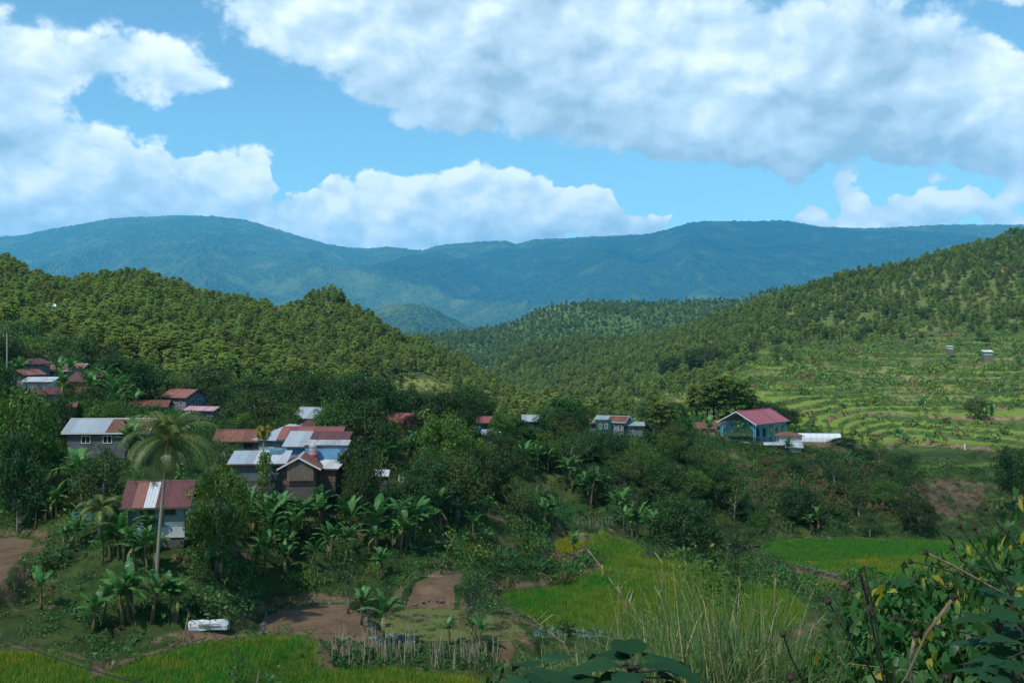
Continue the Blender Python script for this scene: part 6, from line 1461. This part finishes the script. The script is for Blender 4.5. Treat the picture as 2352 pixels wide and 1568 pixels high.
# ---- palms
BARK_T = plain('palm_bark', (0.27, 0.25, 0.21), .95, 5.0, 1.0, (0.13, 0.12, 0.10), stretch=(.6, .6, 3.5), bump=.6)
def palm(px, base, top, Y, L, nf, label, k='palm', r=.16, dead=4, lean=.8, sag=.13, name="coconut_palm", nuts=5, leaflet=.75, el=(1.45, -.55)):
    x = at(px, Y); z = zz(base, Y); H = zz(top, Y) - z; e = empty(name, (x, Y, z)); tag(e, label, "palm tree"); rng = np.random.default_rng(int(px))
    mb = MB(); n = 22; pts, rad = [], []
    for i in range(n): t = i / (n - 1); pts.append((lean * (t ** 1.6), .2 * t, H * t - .3 * (1 - t))); rad.append(r * (1.5 - 2.2 * t if t < .15 else 1.12 - .45 * t) * (1.05 if i % 2 else .97))
    mb.tube(pts, rad, 9); mb.build("trunk", BARK_T if k == 'palm' else BARK_G, e, smooth=True)
    for i in range(nf):
        f = i / max(nf - 1, 1); a = i * 2.4 + rng.normal() * .2
        obj("frond", frond_mesh(rng, L * rng.uniform(.85, 1.08) * (.8 if f < .12 else 1), el[0] + (el[1] - el[0]) * f ** .9 + rng.normal() * .08, sag * rng.uniform(.85, 1.2), leaflet, 54, k), e, (lean, .2, H), (rng.normal() * .15, 0, a))
    for i in range(dead): obj("dead_frond", frond_mesh(rng, L * .6, -1.15, .06, leaflet * .7, 26, k, True), e, (lean, .2, H - .15), (0, 0, rng.uniform(0, 6.28)))
    for i in range(nuts):
        a = i * 1.3; MB().tube([(0, 0, -.14), (0, 0, -.06), (0, 0, .06), (0, 0, .14)], [.05, .12, .12, .05], 8).build("coconut", LM['palm'], e, loc=(lean + .25 * math.cos(a), .2 + .25 * math.sin(a), H - .2), smooth=True)
    return e
palm(358, 1372, 1012, 77.5, 4.6, 29, "tall coconut palm with slender pale trunk towering over the striped roof", lean=.95, r=.135, leaflet=.80, sag=.105, el=(1.5, -.35))
palm(228, 1225, 1175, 84, 2.6, 14, "young coconut palm with drooping yellowing fronds beside the netting", r=.14, dead=1, nuts=0, lean=.05, el=(1.5, .1), leaflet=.55)
palm(603, 1100, 987, 104, 1.35, 11, "slim palm with short yellow fronds above the vine post", 'areca', .10, 1, .1, .16, "areca_palm", 0, .42)
palm(975, 985, 948, 140, 1.3, 10, "small dark palm poking above the red tree", 'palm', .09, 0, .05, .15, "areca_palm", 0, .4)
palm(1362, 990, 962, 200, 1.9, 10, "small palm behind the green gabled house", 'palm', .12, 0, .05, .16, "areca_palm", 0, .5)
palm(2292, 1195, 1158, 160, 2.6, 16, "bushy palm below the eroded bank", 'palm', .15, 0, .1, .14, "date_palm", 0, .6)
# ------------------------------------------------------------------ the near slope: reeds, thicket, broad leaves, dry flower stalks
RD = [blades(60, _rr, .45, 2.0, .017, 'reed', .6 + .25 * q, 6, "reeds", .9, (.4, 1.2)) for q in range(5)] + [blades(20, _rr, .3, 1.9, .022, 'dryg', .6, 5, "reeds", .7, (.5, 1.15)) for _ in range(2)]
Pn = []
for i in range(1000):
    px = random.uniform(1190, 2010); Y = random.uniform(8.5, 23); w = math.exp(-((px - 1620) / 300) ** 2)
    if random.random() > .35 + .65 * w: continue
    Pn.append((at(px, Y), Y, w))
Pn = np.array(Pn); zz_ = ground(Pn[:, 0], Pn[:, 1])
sc = (.58 + .50 * Pn[:, 2]) * _rr.uniform(.8, 1.2, len(Pn)) * (1 + .018 * (Pn[:, 1] - 12))
scatter("reed_grass", RD, np.stack([Pn[:, 0], Pn[:, 1], zz_ - .1], 1), sc, "tall pale-green reed grass crowding the near slope in front of the central paddy", "reed grass", tilt=.14, pid=_rr.choice(7, len(Pn), p=[.18, .18, .18, .18, .16, .06, .06]))
def near_bush(seed, m, R, H, L, W, ncl, dens):
    rng = np.random.default_rng(seed); parts = []
    for i in range(ncl):
        a = rng.uniform(0, 6.28); r = R * math.sqrt(rng.random()) * .85; cr = rng.uniform(.22, .4) * R; c = np.array([r * math.cos(a), r * math.sin(a), H * (1 - (r / R) ** 2 * .5) * rng.uniform(.3, 1.0) - cr * .3]); n = max(8, int(dens * cr * cr)); dd = sphere_dirs(n, rng, -.4)
        parts.append(leaves_ov(c + dd * cr * rng.uniform(.6, 1.1, (n, 1)), dd + np.array([0, 0, .5]), L, W, rng, .35, .5))
    return leaf_mesh("foliage", parts, LM[m])
NB = [near_bush(500 + i, m, 1.0, 1.5, l, w, 24, d) for i, (m, l, w, d) in enumerate((('bush', .10, .05, 300), ('lobed', .12, .075, 240), ('olive', .09, .035, 380), ('herb', .10, .05, 300), ('lobed', .10, .05, 300)))]
Pt = [];
for i in range(1300):
    px = random.uniform(1050, 2480); Y = random.uniform(11, 50)
    if px < 1930 and (Y < 12 or Y < 27 and random.random() < .35): continue
    lim = .12 + .88 * max(math.exp(-((px - 2230) / 260) ** 2), .42, .75 * math.exp(-((px - 1150) / 120) ** 2) * (Y > 16), .6 * (Y > 24))
    if random.random() < lim: Pt.append((at(px, Y), Y, px))
Pt = np.array(Pt); zt = ground(Pt[:, 0], Pt[:, 1]); st = _rr.uniform(.6, 1.15, len(Pt)) * np.where(Pt[:, 1] > 20, 1.25, 1.0) * (.75 + .35 * sstep(1950, 2250, Pt[:, 2]))
scatter("thicket", NB, np.stack([Pt[:, 0], Pt[:, 1], zt - .1], 1), st, "dense small-leaved thicket on the near slope below the lookout", "thicket", SZ=st * (1.1 + .75 * sstep(1880, 2250, Pt[:, 2])))
# lobed-leaf shrubs
SFM = [near_bush(540 + i, 'lobed', 1.0, 1.6, .17, .12, 26, 190) for i in range(3)]
def shaped_leaf(name, outline, L, W, m, droop=.35, fold=.25, seed=0, tint=None):
    """a leaf blade with outline given as half-widths along its length"""
    rng = np.random.default_rng(seed); n = len(outline); V, Q, T_ = [], [], []; tt = rng.random() * .8 if tint is None else tint
    for i, w in enumerate(outline):
        t = i / (n - 1); x = L * t; z = -droop * L * t * t + .025 * L * math.sin(9 * t + seed)
        for j in (-1, -.5, 0, .5, 1):
            V.append((x, j * w * W, z + fold * abs(j) * w * W - .16 * W * w * (abs(j) == 1) + .05 * W * w * math.sin(i * 2.3 + j * 3 + seed))); T_.append(tt)
    for i in range(n - 1):
        for j in range(4): a = i * 5 + j; Q.append((a, a + 5, a + 6, a + 1))
    return mesh_np(name, V, Q, LM[m], True, {"tint": ('FLOAT', 'POINT', T_)})
OVATE = (.03, .42, .46, .50, .44, .40, .32, .27, .17, .12, .02); LOBED = (.03, .30, .38, .62, .36, .22, .30, .20, .13, .08, .02)
BL = [shaped_leaf("leaf", OVATE, 1, .62, 'big', .45, .3, i) for i in range(4)]; LL = [shaped_leaf("leaf", LOBED, 1, .8, 'lobed', .35, .2, i) for i in range(4)]; LBG = [shaped_leaf("leaf", LOBED, 1, .9, 'big', .4, .2, i) for i in range(3)]; LYE = shaped_leaf("leaf", LOBED, 1, .8, 'lobed', .5, .3, 3, 1.0)
def leafy(name, top, base, spots, lset, size, label, cat="plant", yellow=None, stem=.008):
    """a plant whose leaves hang off a stem: every leaf a part"""
    e = empty(name, base); tag(e, label, cat); b = Vector(base); t = Vector(top) - b; mid = t * .5 + Vector((.05, .1, .1))
    MB().tube([(0, 0, 0), mid, t], [stem * 1.6, stem * 1.2, stem * .7], 6).build("stem", DARKST, e)
    for i, (f, a, el, s) in enumerate(spots):
        p = mid * (2 * f) if f < .5 else mid + (t - mid) * (2 * f - 1); me = lset[i % len(lset)] if yellow is None or i not in yellow else LYE
        q = p + Vector((math.cos(a), math.sin(a), math.sin(el))) * size * .35
        MB().bar(p, q, stem * .45, n=5).build("petiole", DARKST, e)
        obj("leaf", me, e, q, (0, -el, a), (size * s,) * 3)
    return e
def ring(n, f0, f1, seed, el=(.55, -.35)):
    r = random.Random(seed); return [(f0 + (f1 - f0) * i / max(n - 1, 1), i * 2.4 + r.uniform(-.3, .3), el[1] + (el[0] - el[1]) * i / max(n - 1, 1) + r.uniform(-.15, .15), r.uniform(.8, 1.2)) for i in range(n)]
def w3(px, py, Y): return (at(px, Y), Y, zz(py, Y))
leafy("broad_leaf_plant", w3(1235, 1545, 3.4), w3(1250, 1800, 3.3), ring(17, .45, 1, 1, (.25, -.6)), BL, .165, "dark broad-leaved plant low in front of the cabbage plot")
leafy("broad_leaf_plant", w3(1455, 1530, 3.3), w3(1455, 1800, 3.2), ring(20, .45, 1, 2, (.3, -.6)), BL, .175, "tallest dark broad-leaved plant in front of the reeds")
leafy("broad_leaf_plant", w3(1345, 1600, 3.1), w3(1350, 1800, 3.1), ring(11, .6, 1, 3), BL, .15, "low broad-leaved plant between the two taller ones")
for i, (px, py, Y, n, sz) in enumerate(((2320, 1340, 4.2, 18, .15), (2290, 1410, 4.0, 14, .15), (2350, 1440, 3.8, 16, .15), (2320, 1510, 3.7, 14, .15), (2360, 1570, 3.5, 12, .15))):
    leafy("lobed_leaf_shrub", w3(px, py, Y), w3(px + 60, 1950, Y), ring(n, .35, 1, 20 + i), LBG, sz, ["dark lobed-leaf branch at the top of the near shrub", "lobed-leaf branch with a yellow leaf hanging below", "dark lobed-leaf branch beside the yellow leaf", "low dark lobed-leaf branch under the dry stalks", "lowest dark lobed-leaf branch of the near shrub"][i], "shrub", (3,) if i == 1 else None)
for i, (px, py, Y) in enumerate(((2000, 1330, 9.5), (2080, 1300, 11), (2160, 1260, 12), (2130, 1190, 14), (2200, 1330, 9), (2050, 1400, 8), (2260, 1270, 10), (1930, 1400, 10), (2330, 1230, 9), (1180, 1460, 17), (1215, 1500, 16))):
    g_ = gz(at(px, Y), Y); hh = zz(py, Y) - g_; e = empty("sunflower_shrub", (at(px, Y), Y, g_ - .1), i, 1.0); e.scale = (.62, .62, hh / 1.75)
    MB().tube([(0, 0, 0), (.05, .04, .7), (0, .02, 1.4)], [.03, .025, .012], 6).build("stem", DARKST, e); obj("foliage", SFM[i % 3], e)
    tag(e, "bushy lobed-leaf shrub " + ["below the dry-stone wall", "in front of the yellowing rice", "against the far end of the young rice", "tallest, reaching over the eroded bank", "under the crossing dry stalks", "behind the hanging seed cup", "beside the near dark leaves", "at the end of the reeds", "under the bushy palm", "above the cabbage plot", "between cabbages and broad leaves"][i], "shrub")
# dry flower stalks
HEAD = MB(); _n = 9
for i in range(_n):
    a0, a1 = 2 * math.pi * i / _n, 2 * math.pi * (i + .8) / _n
    HEAD.add([(0, 0, 0), (.35 * math.cos(a0), .35 * math.sin(a0), .25), (.55 * math.cos((a0 + a1) / 2), .55 * math.sin((a0 + a1) / 2), .8), (.35 * math.cos(a1), .35 * math.sin(a1), .25)], [(0, 1, 2, 3)])
HEAD.tube([(0, 0, -.15), (0, 0, .1), (0, 0, .35), (0, 0, .5)], [.12, .34, .34, .18], 9)
HEADM = HEAD.mesh("seed_head", bark("seed_head_brown", (0.07, 0.045, 0.035), (0.03, 0.02, 0.016)))
ST_ = [((1950, 1345), (1985, 1300, 1.0), (2060, 1640), 3.4, 'd', 'hooked dark stalk with a small drooping seed cup'), ((1996, 1392), (1975, 1315, 1.0), (2070, 1700), 3.3, 'd', 'dark stalk ending in a large hanging seed cup'), ((2188, 1375), None, (2015, 1640), 3.2, 'p', 'thick pale stalk slanting up to a ragged dry head'), ((2102, 1460), None, (2080, 1640), 3.3, 'p', 'short pale stalk with a broad ragged head'), ((1905, 1385), None, (2030, 1600), 3.5, 'd', 'thin stalk with a ragged head leaning over the reeds'), ((1800, 1460), None, (1870, 1640), 3.6, 'd', 'curved dark stalk with a pale bud tip'), ((2130, 1270), None, (2340, 1380), 4.2, 'p', 'long straw-coloured stalk slanting toward the near dark leaves'), ((2095, 1290), None, (2300, 1345), 4.4, 'd', 'long dark stalk lying under the straw-coloured one'), ((2060, 1420), None, (2330, 1475), 3.8, 'd', 'dark stalk crossing the lobed leaves low down'), ((2240, 1215), None, (2345, 1420), 4.6, 'd', 'upright dark stalk with seed head before the bushy palm'), ((2205, 1210), None, (2290, 1330), 4.8, 'd', 'slim dark stalk beside the upright one'), ((2190, 1260), None, (2320, 1420), 4.5, 'd', 'dark stalk ending above the yellowing rice'), ((2265, 1170), None, (2400, 1330), 4.4, 'd', 'highest dark stalk leaning from the near shrub'), ((1815, 1560), None, (1800, 1700), 3.0, 'd', 'stubby dry head near the ground'), ((2170, 1560), None, (2110, 1750), 3.0, 'd', 'low dry stalk beneath the pale slanting one')]
for (hp, bendp, bp_, Y, kd, lb) in ST_:
    hd = Vector(w3(hp[0], hp[1], Y)); bs = Vector(w3(bp_[0], bp_[1], Y + .15)); e = empty("dry_flower_stalk", bs); tag(e, lb + " on the near slope", "dry stalk"); t = hd - bs
    if bendp: b2 = Vector(w3(bendp[0], bendp[1], Y)) - bs; pts = [(0, 0, 0), b2 * .35 + Vector((-.01, 0, 0)), b2 * .8, b2, (b2 + t) / 2 + Vector((.008, 0, .008)), t]
    else: pts = [(0, 0, 0), t * .35 + Vector((.012, 0, -.006)), t * .7 + Vector((-.006, 0, .008)), t]
    r = .0033 if kd == 'd' else .0048; MB().tube(pts, [r * (1.15 - .4 * i / len(pts)) if kd == 'd' else r * (.7 + .7 * i / len(pts)) for i in range(len(pts))], 7).build("stalk", DARKST if kd == 'd' else DRYST, e, smooth=True)
    d = Vector(t) - Vector(pts[-2]); h_ = obj("seed_head", HEADM, e, t, (0, 0, 0), (.032,) * 3); h_.rotation_euler = d.to_track_quat('Z', 'Y').to_euler()
# dry arching canes
CN = [((1352, 1262), (1480, 1450), 12, 'pale arching cane reaching furthest over the central paddy'), ((1212, 1412), (1350, 1520), 11, 'pale arching cane above the cabbage plot'), ((1520, 1290), (1500, 1480), 13, 'upright reed cane with dry tip in mid paddy'), ((1565, 1300), (1620, 1480), 14, 'green cane leaning left before the paddy'), ((1440, 1370), (1520, 1540), 11, 'short dry cane in front of the reeds'), ((1700, 1330), (1660, 1560), 12, 'tall cane with hanging dry leaves'), ((1870, 1430), (1780, 1600), 11, 'dry cane slanting right at the end of the reeds'), ((1780, 1300), (1760, 1500), 15, 'tall green cane at the right of the reeds')]
for i, (tp, bs_, Y, lb) in enumerate(CN):
    t = Vector(w3(tp[0], tp[1], Y)); b = Vector(w3(bs_[0], bs_[1] + 60, Y)); e = empty("cane", b); tag(e, lb, "cane"); d = t - b; rng = np.random.default_rng(i)
    md = d * .5 + Vector((.06, 0, .10)); MB().tube([(0, 0, 0), md, d], [.013, .011, .004], 6).build("stalk", DRYST, e, smooth=True); V, Q, T_ = [], [], []
    for k in range(16):
        f = .15 + .85 * k / 15; p = np.array(md * (2 * f) if f < .5 else md + (d - md) * (2 * f - 1)); a = rng.uniform(0, 6.28); ln = rng.uniform(.25, .55); u = np.array([math.cos(a) * .7, math.sin(a) * .7, .5]); s = np.array([-math.sin(a), math.cos(a), 0]) * .009; o = len(V); tt = 1.0 if rng.random() < .5 else .7
        q1 = p + u * ln * .5; q2 = p + u * ln + np.array([0, 0, -.35 * ln]); V += [p - s, p + s, q1 + s, q1 - s, q2 + s * .1, q2 - s * .1]; T_ += [tt] * 6; Q += [(o, o + 1, o + 2, o + 3), (o + 3, o + 2, o + 4, o + 5)]
    obj("leaves", tag(bpy.data.objects.new("leaves", mesh_np("leaves", V, Q, LM['reed'], False, {"tint": ('FLOAT', 'POINT', T_)})), kind="stuff").data, e)["kind"] = "stuff"
# saplings
def sapling(px, top, base, Y, n, label, leafm='lobed', bare=False, seed=0):
    rng = np.random.default_rng(seed); b = Vector(w3(px, base, Y)); e = empty("sapling", b); tag(e, label, "sapling"); H = zz(top, Y) - zz(base, Y); mb = MB(); mb.tube([(0, 0, 0), (.03 * H, 0, H * .5), (0, 0, H)], [.012 * H * .6, .01 * H * .5, .003 * H], 5); tips = []
    for i in range(n):
        t = rng.uniform(.2, .85); a = rng.uniform(0, 6.28); ln = H * rng.uniform(.25, .5); s = np.array([0, 0, H * t]); q = s + np.array([math.cos(a) * ln * .6, math.sin(a) * ln * .6, ln * .8]); mb.tube([s, (s + q) / 2 + np.array([0, 0, -.05 * ln]), q], [.005 * H * .6, .004 * H * .5, .001 * H], 4); tips += [q, (s + q) / 2]
    mb.build("twigs", DARKST, e)
    P_ = np.repeat(np.array(tips if not bare else [t * np.array([.6, .6, .45]) for t in tips]), 9, 0) + rng.normal(size=(len(tips) * 9, 3)) * .07 * H
    obj("foliage", leaf_mesh("foliage", [leaves(P_, np.tile([0, 0, 1.0], (len(P_), 1)), .05 * H + .05, .02 * H + .02, rng, .4, .5)], LM[leafm]), e)
sapling(545, 1465, 1600, 40, 10, "thin twiggy sapling in front of the bright green paddy", 'lobed', True, 1)
sapling(1612, 1250, 1470, 22, 14, "sparse yellowing sapling rising above the reeds", 'lime', False, 2)
sapling(1690, 1210, 1430, 30, 10, "dry twiggy sapling beside the stream", 'olive', True, 3)
sapling(1150, 1370, 1470, 60, 10, "bare brushy sapling at the paddy corner", 'dryg', True, 4)
sapling(1300, 1380, 1480, 18, 8, "spindly weed stalk above the cabbages", 'herb', True, 5)
